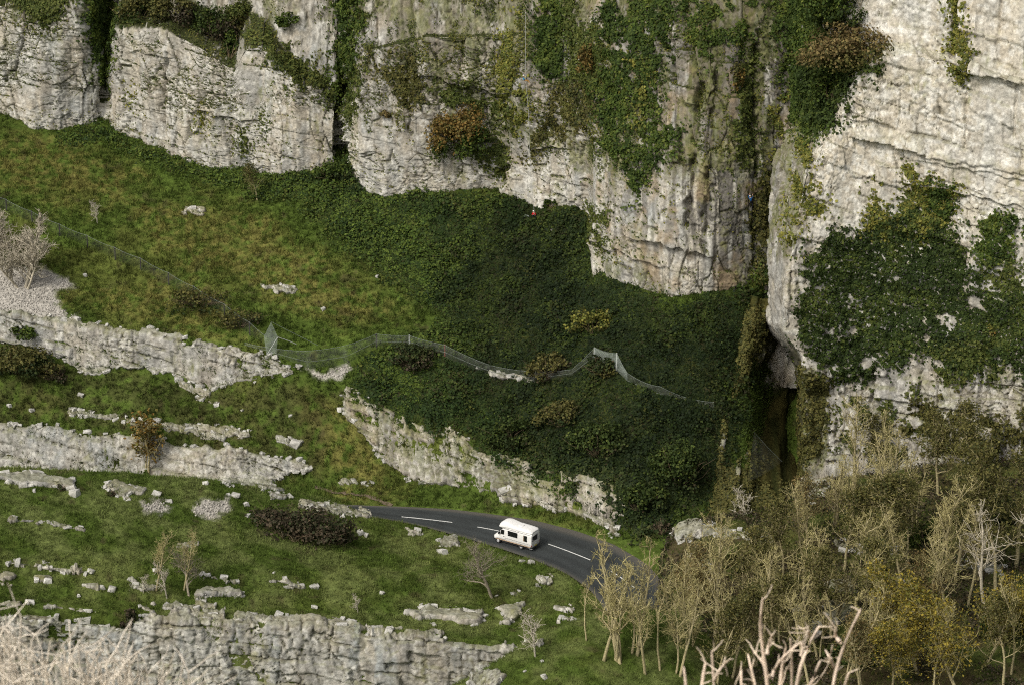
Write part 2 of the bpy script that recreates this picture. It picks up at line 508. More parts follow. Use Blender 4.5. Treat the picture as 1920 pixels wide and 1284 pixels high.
col = rock_col(U, V, N, zone, crack, 100, cream=0.5, dark=np.clip(darkz, 0, 1), blue=0.55, moss=np.clip(mossz, 0, 1), ochre=0.16 + 0.3 * sst(900, 1150, px))
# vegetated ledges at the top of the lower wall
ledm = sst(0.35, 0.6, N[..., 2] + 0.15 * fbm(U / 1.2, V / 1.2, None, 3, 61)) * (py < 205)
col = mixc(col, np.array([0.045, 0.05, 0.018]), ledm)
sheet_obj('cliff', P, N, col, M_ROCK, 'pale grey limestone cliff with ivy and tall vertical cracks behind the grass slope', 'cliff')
s = keep('cliff', P, N); s.U = U; s.V = V

# ================================================================== THE RIGHT BUTTRESS
def K(*pts): return np.array(pts, float)
kb = [K((1440, 1492, 900, 306), (1500, 1508, 890, 284.5), (1600, 1600, 855, 281), (1700, 1700, 835, 279), (1800, 1800, 818, 276), (1920, 1920, 800, 273), (2100, 2100, 790, 270)),
      K((1440, 1500, 740, 310), (1500, 1517, 740, 284), (1600, 1600, 740, 282), (1700, 1700, 735, 280), (1800, 1800, 725, 277.5), (1920, 1920, 715, 274.5), (2100, 2100, 700, 271)),
      K((1440, 1488, 685, 309), (1500, 1512, 692, 281.5), (1600, 1600, 680, 282), (1700, 1700, 670, 280.5), (1800, 1800, 665, 278), (1920, 1920, 655, 275), (2100, 2100, 640, 272)),
      K((1440, 1440, 600, 302), (1500, 1470, 620, 281.5), (1600, 1600, 590, 283), (1700, 1700, 585, 281.3), (1800, 1800, 580, 279), (1920, 1920, 570, 276), (2100, 2100, 560, 273)),
      K((1440, 1440, 450, 298), (1500, 1484, 450, 283), (1600, 1600, 450, 284), (1700, 1700, 440, 282.3), (1800, 1800, 430, 280), (1920, 1920, 420, 277), (2100, 2100, 400, 274)),
      K((1440, 1450, 300, 299), (1500, 1512, 310, 285), (1600, 1605, 280, 285.2), (1700, 1700, 290, 283.5), (1800, 1800, 310, 281.2), (1920, 1920, 340, 278), (2100, 2100, 370, 275)),
      K((1440, 1480, 230, 300), (1500, 1545, 245, 287), (1560, 1585, 180, 287), (1600, 1600, 150, 286.8), (1650, 1650, 112, 286), (1700, 1700, 100, 285), (1790, 1790, 118, 282.6), (1920, 1920, 160, 279), (2100, 2100, 215, 276))]
us = np.concatenate([np.linspace(1440, 1500, 50), np.linspace(1502, 1945, 232), np.linspace(1950, 2100, 12)])
R = rows_world([(kb[0], 0, -7, None)] + kb, us)
led = np.interp(us, [1440, 1500, 1600, 1700, 1800, 2100], [3, 4.5, 4.5, 2.2, 0.9, 0.7])
L1 = R[-1].copy(); L1[:, 1] += led; L1[:, 2] += led * 0.35
L2 = L1.copy(); L2[:, 1] += 1.6; L2[:, 2] = 69
L3 = L2.copy(); L3[:, 1] += 14; L3[:, 2] = 99
R += [L1, L2, L3]
G = [R[0][None]]
for a, b, n in zip(R[:-1], R[1:], (6, 52, 20, 34, 60, 60, 62, 18, 40, 5)):
    t = (np.arange(1, n + 1) / n)[:, None, None]
    G.append(a[None] * (1 - t) + b[None] * t)
P = np.concatenate(G, 0)
for _ in range(2):
    Q = P.copy(); Q[1:-1] = P[1:-1] * 0.5 + (P[:-2] + P[2:]) * 0.25
    Q[:, 1:-1] = Q[:, 1:-1] * 0.5 + (Q[:, :-2] + Q[:, 2:]) * 0.25; P = Q
N = orient(P); U = arc(P); V = P[..., 2]
px, py = PIX(P)
d, crack, zone = block_disp(U, V, P, 300, dip=0.26, amp=1.0, big=0.55, cell=1.2, joint=0.35)
low = sst(640, 720, py + 20 * vn(px / 30, py / 30, None, 2))
d2, crack2, zone2 = block_disp(U, V, P, 330, dip=-0.05, amp=1.25, big=0.5, cell=0.8)
d = d * (1 - low) + d2 * low; zone = zone * (1 - low) + np.maximum(zone2, 0.6) * low; crack = crack * (1 - low) + crack2 * low
for line, hgt, dep in [([(1600, 258), (1730, 288)], 34, 1.1), ([(1575, 220), (1660, 232)], 22, 0.45), ([(1800, 134), (1990, 172)], 40, 1.0), ([(1730, 292), (1940, 330)], 26, 0.5),
                       ([(1805, 60), (1930, 90)], 30, 0.5), ([(1600, 330), (1640, 334)], 14, 0.35), ([(1720, 300), (1960, 345)], 22, 0.35), ([(1690, 340), (1940, 392)], 26, 0.45), ([(1640, 150), (1700, 160)], 12, 0.2)]:
    L = np.array(line, float)
    yl = np.interp(px, L[:, 0], L[:, 1]) + 4 * vn(px / 16, py / 40, None, 5)
    inx = sst(L[0, 0] - 14, L[0, 0] + 6, px) * (1 - sst(L[-1, 0] - 6, L[-1, 0] + 14, px))
    up = yl - py
    d = d + dep * inx * np.where(up > 0, np.clip(1 - up / hgt, 0, 1), 0)
for line, w, dep in [([(1816, 120), (1808, 275)], 2.5, 0.5), ([(1875, 0), (1870, 60)], 2.5, 0.5), ([(1480, 455), (1484, 560)], 4, 0.7), ([(1790, 0), (1786, 110)], 5, 0.6), ([(1690, 170), (1684, 250)], 2, 0.3),
                     ([(1905, 160), (1900, 260)], 2.5, 0.4), ([(1640, 690), (1630, 780)], 3, 0.6), ([(1730, 680), (1722, 740)], 3, 0.7), ([(1840, 700), (1836, 770)], 4, 0.8)]:
    q = sdline(px + 3 * vn(px / 9, py / 9, None, 3), py, line)
    d = d - dep * (1 - sst(w * 0.35, w * 1.3, q))
P = P + N * d[..., None]
N = orient(P)
px, py = PIX(P)
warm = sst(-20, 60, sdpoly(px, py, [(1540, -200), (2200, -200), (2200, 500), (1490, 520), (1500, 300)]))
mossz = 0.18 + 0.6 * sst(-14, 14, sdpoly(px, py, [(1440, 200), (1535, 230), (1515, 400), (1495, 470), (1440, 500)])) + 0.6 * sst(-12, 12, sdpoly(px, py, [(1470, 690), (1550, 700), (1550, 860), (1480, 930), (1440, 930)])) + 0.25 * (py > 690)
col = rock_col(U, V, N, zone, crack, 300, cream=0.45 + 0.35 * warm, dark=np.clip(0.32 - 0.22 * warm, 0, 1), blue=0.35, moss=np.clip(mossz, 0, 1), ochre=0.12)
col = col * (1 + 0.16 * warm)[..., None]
hol_shade = (1 - sst(1494, 1501, us[None, :] + 0 * px)) * sst(600, 670, py + 14 * fbm(U / 1.5, V / 1.5, None, 3, 88))      # shade inside the hollow, painted into the rock colour of its walls
col = mixc(col, np.array([0.050, 0.048, 0.02]), 0.85 * hol_shade)
col = mixc(col, np.array([0.05, 0.055, 0.02]), sst(0.5, 0.75, N[..., 2]) * (px < 1655) * (py < 240))
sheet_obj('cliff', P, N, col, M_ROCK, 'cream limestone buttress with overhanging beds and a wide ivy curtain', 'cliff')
s = keep('buttress', P, N); s.U = U; s.V = V

# ================================================================== GROUND: far hillside, gully bank, near hill, knoll, wooded slope
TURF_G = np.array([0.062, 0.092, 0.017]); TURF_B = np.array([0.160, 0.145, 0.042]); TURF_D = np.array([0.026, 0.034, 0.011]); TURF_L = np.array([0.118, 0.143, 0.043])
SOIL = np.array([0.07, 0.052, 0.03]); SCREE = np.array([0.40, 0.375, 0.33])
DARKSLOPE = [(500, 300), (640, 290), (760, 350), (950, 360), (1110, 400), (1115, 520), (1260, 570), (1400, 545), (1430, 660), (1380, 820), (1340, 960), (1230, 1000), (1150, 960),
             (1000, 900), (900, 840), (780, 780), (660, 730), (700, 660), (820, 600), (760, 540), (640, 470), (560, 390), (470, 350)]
BROWNS = [[(240, 380), (480, 400), (600, 480), (690, 560), (760, 560), (740, 610), (620, 600), (520, 560), (430, 520), (300, 470)], [(-60, 245), (60, 250), (180, 280), (260, 340), (200, 380), (60, 360), (-60, 320)],
          [(560, 720), (650, 760), (720, 860), (740, 930), (640, 940), (600, 860), (560, 790)], [(120, 560), (300, 520), (420, 560), (440, 620), (300, 610)]]
SCREES = [[(-60, 495), (40, 500), (95, 512), (140, 535), (100, 545), (110, 580), (150, 600), (60, 592), (-60, 580)], [(575, 692), (610, 702), (650, 683), (660, 690), (640, 708), (600, 712)],
          [(362, 955), (380, 938), (425, 940), (428, 958), (395, 968), (365, 966)], [(265, 945), (300, 940), (325, 950), (300, 960), (270, 958)]]

def turf_col(P, px, py, seed, near=False):
    x, y = P[..., 0], P[..., 1]
    a = fbm(x / 3.0, y / 3.0, None, 4, seed); b = fbm(x / 0.8, y / 0.8, None, 3, seed + 5); e = fbm(x / 9, y / 9, None, 3, seed + 9)
    c = mixc(np.broadcast_to(TURF_G, x.shape + (3,)), TURF_L if near else TURF_G * 1.35, sst(-0.3, 0.4, a))
    br = 0.3 * sst(0.0, 0.45, e + 0.5 * b)
    for q in BROWNS:
        br = np.maximum(br, 0.8 * sst(-35, 25, sdpoly(px, py, q) + 40 * a) * sst(-0.4, 0.25, b))
    if near: br = br * 0.35
    c = mixc(c, TURF_B, br)
    if not near:
        c = mixc(c, np.array([0.058, 0.056, 0.022]), 0.65 * sst(-20, 20, sdpoly(px, py, [(-240, 640), (160, 690), (420, 725), (560, 705), (620, 760), (600, 900), (-240, 900)]) + 20 * a) * sst(-0.5, 0.2, b))
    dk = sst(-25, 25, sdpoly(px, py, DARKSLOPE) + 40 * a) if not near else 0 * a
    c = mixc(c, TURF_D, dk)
    cl = fbm(x / 0.55, y / 0.55, None, 2, seed + 15)
    c = c * (1 + 0.4 * cl * (1 - dk))[..., None]
    c = mixc(c, SOIL, 0.5 * sst(0.35, 0.6, fbm(x / 1.6 + 30, y / 1.6, None, 4, seed + 12)))
    for q in SCREES:
        c = mixc(c, SCREE * (1 + 0.25 * b[..., None]), sst(-6, 5, sdpoly(px, py, q) + 12 * b))
    return c, dk, br

def ground(key, name, P, label, seed, disp=0.35, near=False, kind='structure'):
    N = orient(P)
    P = P + N * (disp * fbm(P[..., 0] / 4, P[..., 1] / 4, P[..., 2] / 4, 4, seed) + 0.12 * fbm(P[..., 0] / 0.9, P[..., 1] / 0.9, P[..., 2] / 0.9, 2, seed + 3))[..., None]
    rd = sdpoly(P[..., 0], P[..., 1], ROAD_XY)
    lim = np.where(rd > -0.1, -0.3, 0.02 - rd * 0.32)
    P[..., 2] = np.where((rd > -3.5) & (key != 'knoll') & (key != 'woodslope'), np.minimum(P[..., 2], lim), P[..., 2])
    N = orient(P)
    px, py = PIX(P)
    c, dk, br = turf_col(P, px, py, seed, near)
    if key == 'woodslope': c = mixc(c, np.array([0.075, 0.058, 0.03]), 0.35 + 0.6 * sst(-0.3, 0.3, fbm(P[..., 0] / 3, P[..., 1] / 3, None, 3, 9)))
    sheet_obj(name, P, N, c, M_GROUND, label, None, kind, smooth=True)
    s = keep(key, P, N); s.near = near; s.seed = seed
    return s

H3 = row((-220, 560, 308), (0, 586, 306), (100, 602, 305), (200, 618, 304), (300, 630, 303), (400, 640, 302), (500, 655, 301), (560, 682, 299.5), (600, 690, 299), (650, 722, 296.5), (700, 738, 294.5),
         (760, 762, 292.5), (830, 790, 290.5), (900, 835, 287.5), (960, 862, 285.5), (1040, 880, 281.5), (1100, 888, 279), (1160, 910, 276), (1220, 950, 272.5), (1300, 930, 274.5), (1350, 900, 278), (1420, 880, 281), (1580, 890, 286))
H4 = row((-220, 620, 307), (0, 640, 305), (100, 665, 304), (160, 692, 303), (200, 690, 302.8), (300, 690, 302), (350, 710, 301.3), (400, 728, 300.4), (450, 705, 300.2), (500, 695, 299.8), (560, 700, 298.8), (600, 705, 298.4),
         (650, 790, 293), (700, 840, 290.5), (735, 872, 288.5), (760, 897, 286.6), (850, 917, 283.2), (950, 937, 279.8), (1060, 957, 276.8), (1150, 1000, 270.6), (1220, 1000, 269.5), (1300, 985, 270.6), (1400, 960, 274), (1580, 930, 280))
H5 = row((-220, 770, 298), (0, 793, 295.5), (100, 803, 294.5), (200, 813, 293.6), (300, 824, 292.8), (400, 835, 292), (500, 850, 291), (580, 872, 289.5), (640, 885, 288.2), (700, 905, 286), (760, 920, 284), (850, 935, 281.2),
         (950, 952, 278.4), (1060, 975, 275), (1150, 1010, 269.6), (1220, 1040, 264.6), (1300, 1040, 264.6), (1580, 1000, 269))
H6 = row((-220, 870, 296), (0, 880, 294), (200, 890, 292.2), (400, 900, 290.5), (500, 902, 290), (580, 908, 288.4), (640, 930, 285), (700, 946, 280.4), (760, 949, 279.9), (850, 954, 279.1), (930, 964, 277.7), (1000, 974, 275.9),
         (1080, 994, 272.7), (1150, 1019, 268.8), (1210, 1054, 263.6), (1260, 1090, 258), (1580, 1110, 254))
us = np.linspace(-220, 1580, 380)
R0 = sample_row(FOOT, us); R0[:, 1] += 7; R0[:, 2] += 1.5
Rs = [R0, sample_row(FOOT, us) + np.array([0, 0, 0.15])] + [sample_row(h, us) for h in (H3, H4, H5, H6)]
mid2 = Rs[1] * 0.9 + Rs[2] * 0.1
ker = np.exp(-(np.arange(-30, 31) / 12.0) ** 2); ker /= ker.sum()
mid3 = Rs[1] * 0.78 + Rs[2] * 0.22
for i in range(3):
    mid3[:, i] = np.convolve(np.pad(mid3[:, i] - Rs[1][0, i], 30, mode='edge'), ker, 'valid') + Rs[1][0, i]
mid3[:, 0] = (Rs[1] * 0.78 + Rs[2] * 0.22)[:, 0]
Rs = Rs[:2] + [mid3] + Rs[2:]
R7 = Rs[-1].copy(); R7[:, 1] -= 7; R7[:, 2] = -0.55
R8 = R7.copy(); R8[:, 1] -= 12; R8[:, 2] = -1.2
Rs += [R7, R8]
G = [Rs[0][None]]
for a, b, n in zip(Rs[:-1], Rs[1:], (4, 28, 90, 32, 40, 26, 12, 4)):
    t = (np.arange(1, n + 1) / n)[:, None, None]
    G.append(a[None] * (1 - t) + b[None] * t)
P = np.concatenate(G, 0)
for _ in range(3):
    Q = P.copy(); Q[1:-1] = P[1:-1] * 0.5 + (P[:-2] + P[2:]) * 0.25
    Q[:, 1:-1] = Q[:, 1:-1] * 0.5 + (Q[:, :-2] + Q[:, 2:]) * 0.25; P = Q
# a shelf carries the netting fence across the slope
fx = np.array([-220, 60, 180, 300, 420, 505, 580, 640, 710, 780, 850, 920, 1000, 1060, 1115, 1160, 1240, 1340]); fy = np.array([330, 420, 480, 520, 570, 640, 660, 668, 650, 650, 672, 700, 715, 700, 672, 690, 740, 755])
px, py = PIX(P)
yl = np.interp(px, fx, fy)
P[..., 2] -= 10.0 * sst(1395, 1450, px) * sst(560, 640, py) * (1 - sst(900, 980, py))
P[..., 2] += 0.5 * np.exp(-((py - yl - 4) / 9.0) ** 2) * (px > 480) * (px < 1360)
ground('hillside', 'hillside', P, 'steep grass and bramble slope between the road and the cliff foot', 500)

gb = [K((0, 1370, 545, 306), (1, 1420, 560, 301), (2, 1462, 560, 302), (3, 1540, 560, 306)), K((0, 1350, 690, 298), (1, 1388, 690, 292.5), (2, 1425, 690, 302), (3, 1540, 690, 312)),
      K((0, 1305, 800, 289), (1, 1358, 790, 284.3), (2, 1408, 790, 293), (3, 1540, 800, 308)), K((0, 1300, 890, 281.5), (1, 1350, 880, 278.4), (2, 1425, 880, 284), (3, 1540, 885, 298)),
      K((0, 1290, 985, 271.5), (1, 1350, 975, 270.4), (2, 1435, 965, 272.4), (3, 1540, 960, 276))]
us = np.linspace(0, 3, 84)
P = loft(gb, us, (38, 32, 28, 24), 6)
N = orient(P); U = arc(P); V = P[..., 2]
px, py = PIX(P)
rk = np.maximum(sst(-14, 8, sdpoly(px, py, [(1365, 780), (1420, 790), (1420, 860), (1395, 950), (1360, 930), (1350, 830)])), sst(-12, 6, sdpoly(px, py, [(1410, 640), (1450, 650), (1480, 700), (1450, 730), (1415, 690)]))) * sst(-0.35, 0.05, fbm(U / 1.5, V / 1.5, None, 3, 8))
d, crack, zone = block_disp(U, V, P, 420, amp=0.9, big=0.6, cell=0.7)
P = P + N * (1.3 * fbm(U / 3, V / 3.5, None, 4, 4) + rk * (d + 0.5))[..., None]
N = orient(P)
c = mixc(np.broadcast_to(np.array([0.075, 0.066, 0.02]), U.shape + (3,)), np.array([0.035, 0.04, 0.012]), sst(-0.3, 0.4, fbm(U / 2, V / 2, None, 4, 45)))
c = mixc(c, rock_col(U, V, N, zone, crack, 420, moss=0.5, ochre=0.4), rk)
sheet_obj('gully_bank', P, N, c, M_GROUND, None, None, 'structure', smooth=False)
s = keep('gully', P, N); s.near = False; s.seed = 430

G1 = row((-220, 868, 257), (0, 880, 260), (150, 888, 262.5), (300, 894, 265.5), (420, 905, 268), (520, 922, 271), (600, 936, 273), (680, 951, 275.6), (740, 974, 274.3), (800, 989, 272.2), (870, 1007, 269.7), (940, 1028, 266.6),
         (1000, 1049, 263.6), (1060, 1074, 260), (1120, 1108, 255.2), (1160, 1140, 250.8), (1220, 1180, 245))
G2 = row((-220, 1000, 244), (0, 1005, 246.5), (200, 1020, 248.3), (400, 1050, 250), (600, 1080, 251.5), (800, 1100, 252.3), (900, 1105, 253), (1000, 1112, 253.2), (1060, 1125, 251.5), (1220, 1190, 243.4))
G3 = row((-220, 1120, 233), (0, 1130, 236), (200, 1150, 237.6), (400, 1160, 239), (600, 1172, 241), (800, 1190, 242.4), (990, 1205, 243), (1060, 1205, 242), (1220, 1215, 240))
us = np.concatenate([np.linspace(-220, -40, 20), np.linspace(-36, 1100, 330), np.linspace(1104, 1220, 22)])
Rs = [sample_row(G1, us)]
b0 = Rs[0].copy(); b0[:, 1] += np.interp(us, [-220, 600, 700, 1220], [9, 7, 4, 4]); b0[:, 2] = -0.7
b0b = Rs[0].copy(); b0b[:, 1] += np.interp(us, [-220, 600, 700, 1220], [2.5, 2, 0.4, 0.4]); b0b[:, 2] -= np.interp(us, [-220, 600, 700, 1220], [0.8, 0.5, 0.15, 0.15])
Rs = [b0, b0b] + Rs + [sample_row(G2, us), sample_row(G3, us)]
b4 = Rs[-1].copy(); b4[:, 1] -= 0.6; b4[:, 2] -= 3.0
b5 = Rs[-1].copy(); b5[:, 1] -= 1.6; b5[:, 2] -= 10.5
b6 = b5.copy(); b6[:, 1] -= 2; b6[:, 2] = -26
Rs += [b4, b5, b6]
G = [Rs[0][None]]
for a, b, n in zip(Rs[:-1], Rs[1:], (8, 8, 90, 54, 20, 50, 6)):
    t = (np.arange(1, n + 1) / n)[:, None, None]
    G.append(a[None] * (1 - t) + b[None] * t)
P = np.concatenate(G, 0)
for _ in range(2):
    Q = P.copy(); Q[1:-1] = P[1:-1] * 0.5 + (P[:-2] + P[2:]) * 0.25
    Q[:, 1:-1] = Q[:, 1:-1] * 0.5 + (Q[:, :-2] + Q[:, 2:]) * 0.25; P = Q
px, py = PIX(P)
# bedding steps run across the hill: the turf drops half a metre at each
for sx, sy, h in [((-220, 0, 250, 460, 720), (1030, 1050, 1068, 1088, 1090), 0.7), ((-220, 0, 210, 420, 620, 980), (1075, 1095, 1105, 1120, 1118, 1150), 0.6), ((-220, 0, 160, 200), (960, 972, 992, 1000), 0.4)]:
    yl = np.interp(px, sx, sy) + 5 * vn(px / 40, py / 60, None, 6)
    P[..., 2] -= h * sst(-3, 5, py - yl) * (1 - sst(30, 70, py - yl)) * 0.9
ground('nearhill', 'near_hillside', P, 'green terraced turf hill with limestone steps in front of the road', 560, disp=0.3, near=True)

kn = [row((830, 1300, 214), (930, 1245, 217.5), (1000, 1200, 221), (1090, 1160, 225), (1180, 1137, 228), (1260, 1150, 229), (1330, 1200, 228), (1420, 1290, 227)),
      row((830, 1420, 205), (930, 1310, 212), (1000, 1270, 214.5), (1090, 1240, 217), (1260, 1250, 218.5), (1330, 1290, 217), (1420, 1370, 216)),
      row((830, 1520, 197), (930, 1420, 202), (1000, 1400, 204), (1260, 1400, 205.5), (1420, 1480, 204))]
us = np.linspace(830, 1420, 150)
Rs = rows_world(kn, us)
a0 = Rs[0].copy(); a0[:, 1] += 7; a0[:, 2] -= 7
a1 = Rs[0].copy(); a1[:, 1] += 1.5; a1[:, 2] -= 0.7
z = Rs[-1].copy(); z[:, 1] -= 6; z[:, 2] = -26
Rs = [a0, a1] + Rs + [z]
G = [Rs[0][None]]
for a, b, n in zip(Rs[:-1], Rs[1:], (14, 6, 50, 40, 12)):
    t = (np.arange(1, n + 1) / n)[:, None, None]
    G.append(a[None] * (1 - t) + b[None] * t)
P = np.concatenate(G, 0)
ground('knoll', 'knoll', P, 'rounded grassy knoll below the road bend', 610, disp=0.35, near=True)

rs = [row((1150, 1130, 262), (1225, 1118, 262), (1262, 1003, 267), (1300, 980, 269.5), (1400, 958, 275.5), (1480, 930, 282), (1500, 905, 286), (1600, 872, 286), (1700, 852, 284), (1920, 822, 279), (2100, 806, 276)),
      row((1150, 1165, 254), (1228, 1150, 254), (1262, 993, 262), (1300, 980, 262), (1400, 987, 261), (1450, 1000, 261), (1600, 960, 267), (1700, 932, 269.5), (1920, 900, 268), (2100, 890, 266)),
      row((1150, 1230, 243), (1228, 1215, 243), (1266, 1102, 250), (1400, 1092, 248), (1600, 1062, 252), (1920, 1022, 252), (2100, 1010, 250)),
      row((1150, 1260, 231), (1240, 1200, 235), (1600, 1172, 236), (1920, 1152, 236), (2100, 1150, 235)),
      row((1215, 1310, 217), (1600, 1300, 220), (1920, 1292, 222), (2100, 1290, 221)),
      row((1215, 1450, 198), (1600, 1450, 198), (2100, 1450, 198))]
us = np.linspace(1150, 2100, 210)
P = loft(rs, us, (24, 32, 38, 36, 14), 5)
ground('woodslope', 'wooded_slope', P, 'leaf-strewn slope under the bare woodland', 640, disp=0.7, near=False)

# valley floor far below everything, out to the horizon
me = np_mesh('ground', np.array([[-2500, -2500, -26.5], [2500, -2500, -26.5], [2500, 2500, -26.5], [-2500, 2500, -26.5]]), np.array([[0, 1, 2, 3]]), 4, np.tile(TURF_G, (4, 1)))
tag(link('ground', me, M_GROUND), None, None, None, 'structure')

# ------------------------------------------------------------------ rock outcrops that break through the turf
def upsample(A, k, kv):
    nv, nu = A.shape[:2]
    vi = np.linspace(0, nv - 1, (nv - 1) * kv + 1); ui = np.linspace(0, nu - 1, (nu - 1) * k + 1)
    v0 = np.minimum(vi.astype(int), nv - 2); u0 = np.minimum(ui.astype(int), nu - 2)
    fv = (vi - v0)[:, None, None]; fu = (ui - u0)[None, :, None]
    a = A[v0][:, u0]; b = A[v0][:, u0 + 1]; c = A[v0 + 1][:, u0]; d = A[v0 + 1][:, u0 + 1]
    return (a * (1 - fu) + b * fu) * (1 - fv) + (c * (1 - fu) + d * fu) * fv

def on(key, px, py, want_n=False):
    s = SHEETS[key]
    q = (s.px - px) ** 2 + (s.py - py) ** 2
    i = np.unravel_index(np.argmin(q), q.shape)
    return (s.P[i], s.N[i]) if want_n else s.P[i]

BLOCKS = []
def make_blocks():
    for k in range(14):
        r = np.random.default_rng(100 + k)
        bm = bmesh.new()
        n = 15
        for i in range(8):
            c = np.array([(i & 1) * 2 - 1, (i >> 1 & 1) * 2 - 1, (i >> 2 & 1) * 2 - 1]) * 0.5
            bm.verts.new(c * (0.5 + 0.5 * r.random(3)))
        for i in range(n - 8):
            c = r.normal(size=3); c /= np.abs(c).max(); bm.verts.new(c * 0.5 * (0.85 + 0.2 * r.random(3)))
        bmesh.ops.convex_hull(bm, input=bm.verts)
        for v in [v for v in bm.verts if not v.link_faces]: bm.verts.remove(v)
        me = bpy.data.meshes.new('rock_block'); bm.to_mesh(me); bm.free()
        at = me.color_attributes.new('Col', 'FLOAT_COLOR', 'POINT')
        c = mixc(np.tile(GREY * 1.1, (len(me.vertices), 1)), PALE, r.random(len(me.vertices)) * 0.5 + 0.25 * (k % 3))
        c = mixc(c, np.array([0.15, 0.145, 0.10]), 0.75 * (r.random(len(me.vertices)) < 0.3) * r.random(len(me.vertices)))
        cc = np.ones((len(c), 4), np.float32); cc[:, :3] = c
        at.data.foreach_set('color', cc.ravel())
        me.materials.append(M_ROCK)
        BLOCKS.append(me)
make_blocks()

def block(name, p, size, parent=None, flat=0.6, sink=0.2):
    o = bpy.data.objects.new(name, random.choice(BLOCKS))
    sx = size * random.uniform(0.8, 1.4); sy = size * random.uniform(0.7, 1.0); sz = size * flat * random.uniform(0.8, 1.2)
    o.scale = (sx, sy, sz)
    o.rotation_euler = (random.uniform(-.35, .35), random.uniform(-.35, .35), random.uniform(0, 6.28))
    o.location = Vector(p) + Vector((0, 0, sz * (0.5 - sink)))
    COL.objects.link(o)
    if parent is not None:
        o.parent = parent
    return o

SLABS = []
def make_slabs():
    for k in range(12):
        r = np.random.default_rng(300 + k)
        bm = bmesh.new()
        for i in range(8):
            c = np.array([(i & 1) * 2 - 1, (i >> 1 & 1) * 2 - 1, (i >> 2 & 1) * 2 - 1]) * 0.5
            q = c * (0.6 + 0.4 * r.random(3))
            bm.verts.new(q)
            e = q.copy(); e[r.integers(3)] *= r.uniform(0.55, 0.8); bm.verts.new(e * np.array([1.08, 1.08, 1.05]))
        bmesh.ops.convex_hull(bm, input=bm.verts)
        for v in [v for v in bm.verts if not v.link_faces]: bm.verts.remove(v)
        me = bpy.data.meshes.new('rock_block'); bm.to_mesh(me); bm.free()
        at = me.color_attributes.new('Col', 'FLOAT_COLOR', 'POINT')
        c = mixc(np.tile(GREY * 1.1, (len(me.vertices), 1)), PALE, r.random(len(me.vertices)) * 0.6 + 0.15 * (k % 4))
        c = mixc(c, np.array([0.15, 0.145, 0.10]), 0.75 * (r.random(len(me.vertices)) < 0.3) * r.random(len(me.vertices)))
        cc = np.ones((len(c), 4), np.float32); cc[:, :3] = c
        at.data.foreach_set('color', cc.ravel())
        me.materials.append(M_ROCK)
        SLABS.append(me)
make_slabs()

def ledge(key, line, th, label, gap=0.2, courses=1, wmin=0.4, wmax=1.6, name='rock_ledge', deep=0.9):
    """a bed of limestone breaking the turf: a ragged strip of rock with uneven half-buried blocks along it"""
    L = np.array(line, float)
    s = outcrop(key, thick(line, th * (1.25 if courses == 1 else 1.9)), label, int(L[0, 0] * 3 + L[0, 1]) % 4000 + 40, out=0.22 + 0.015 * th, amp=0.7, cell=0.42, spacing=0.14, ragged=th * 1.1 + 3, nblocks=0, soft=2, big=0.15, name=name, cat='rock ledge', moss=0.4, bed=1.2)
    d = np.r_[0, np.cumsum(np.linalg.norm(np.diff(L, axis=0), axis=1))]
    root = next(o for o in reversed(COL.objects) if o.get('label') == label) if s is not None else None
    if root is None:
        root = empty(name, on(key, *L.mean(0))); tag(root, label, 'rock ledge')
    p0 = np.array(root.location)
    sc = np.linalg.norm(p0 - CAM) / F
    hm = max(0.28, th * sc / 0.9)
    for c in range(courses):
        t = random.uniform(-0.3, 0.3)
        while t < d[-1] * sc:
            w = wmin * (wmax / wmin) ** random.random()
            q = np.clip((t + w / 2) / sc, 0, d[-1])
            x, y = np.interp(q, d, L[:, 0]), np.interp(q, d, L[:, 1])
            if random.random() > gap + 0.15:
                y2 = y + (c - (courses - 1) / 2) * th * 1.2 + random.gauss(0, 0.22) * th
                p = on(key, x, y2)
                h = hm * random.uniform(0.45, 1.2) * min(1, 0.5 + w / 2)
                o = bpy.data.objects.new('rock_block', random.choice(SLABS if random.random() < 0.5 else BLOCKS)); COL.objects.link(o); o.parent = root
                o.scale = (w * random.choice((-1, 1)), deep * random.uniform(0.5, 1.2), h * 1.5)
                o.rotation_euler = (random.uniform(-.2, .2), 0.08 + random.uniform(-.18, .18), random.uniform(-.5, .5))
                o.location = Vector(p - p0) + Vector((0, random.uniform(-.1, .4), h * random.uniform(-0.1, 0.15)))
            t += w * random.uniform(0.9, 1.7)
    return root

def thick(line, th):
    L = np.array(line, float)
    up = L - [0, th / 2]; dn = L + [0, th / 2]
    return [tuple(q) for q in up] + [tuple(q) for q in dn[::-1]]

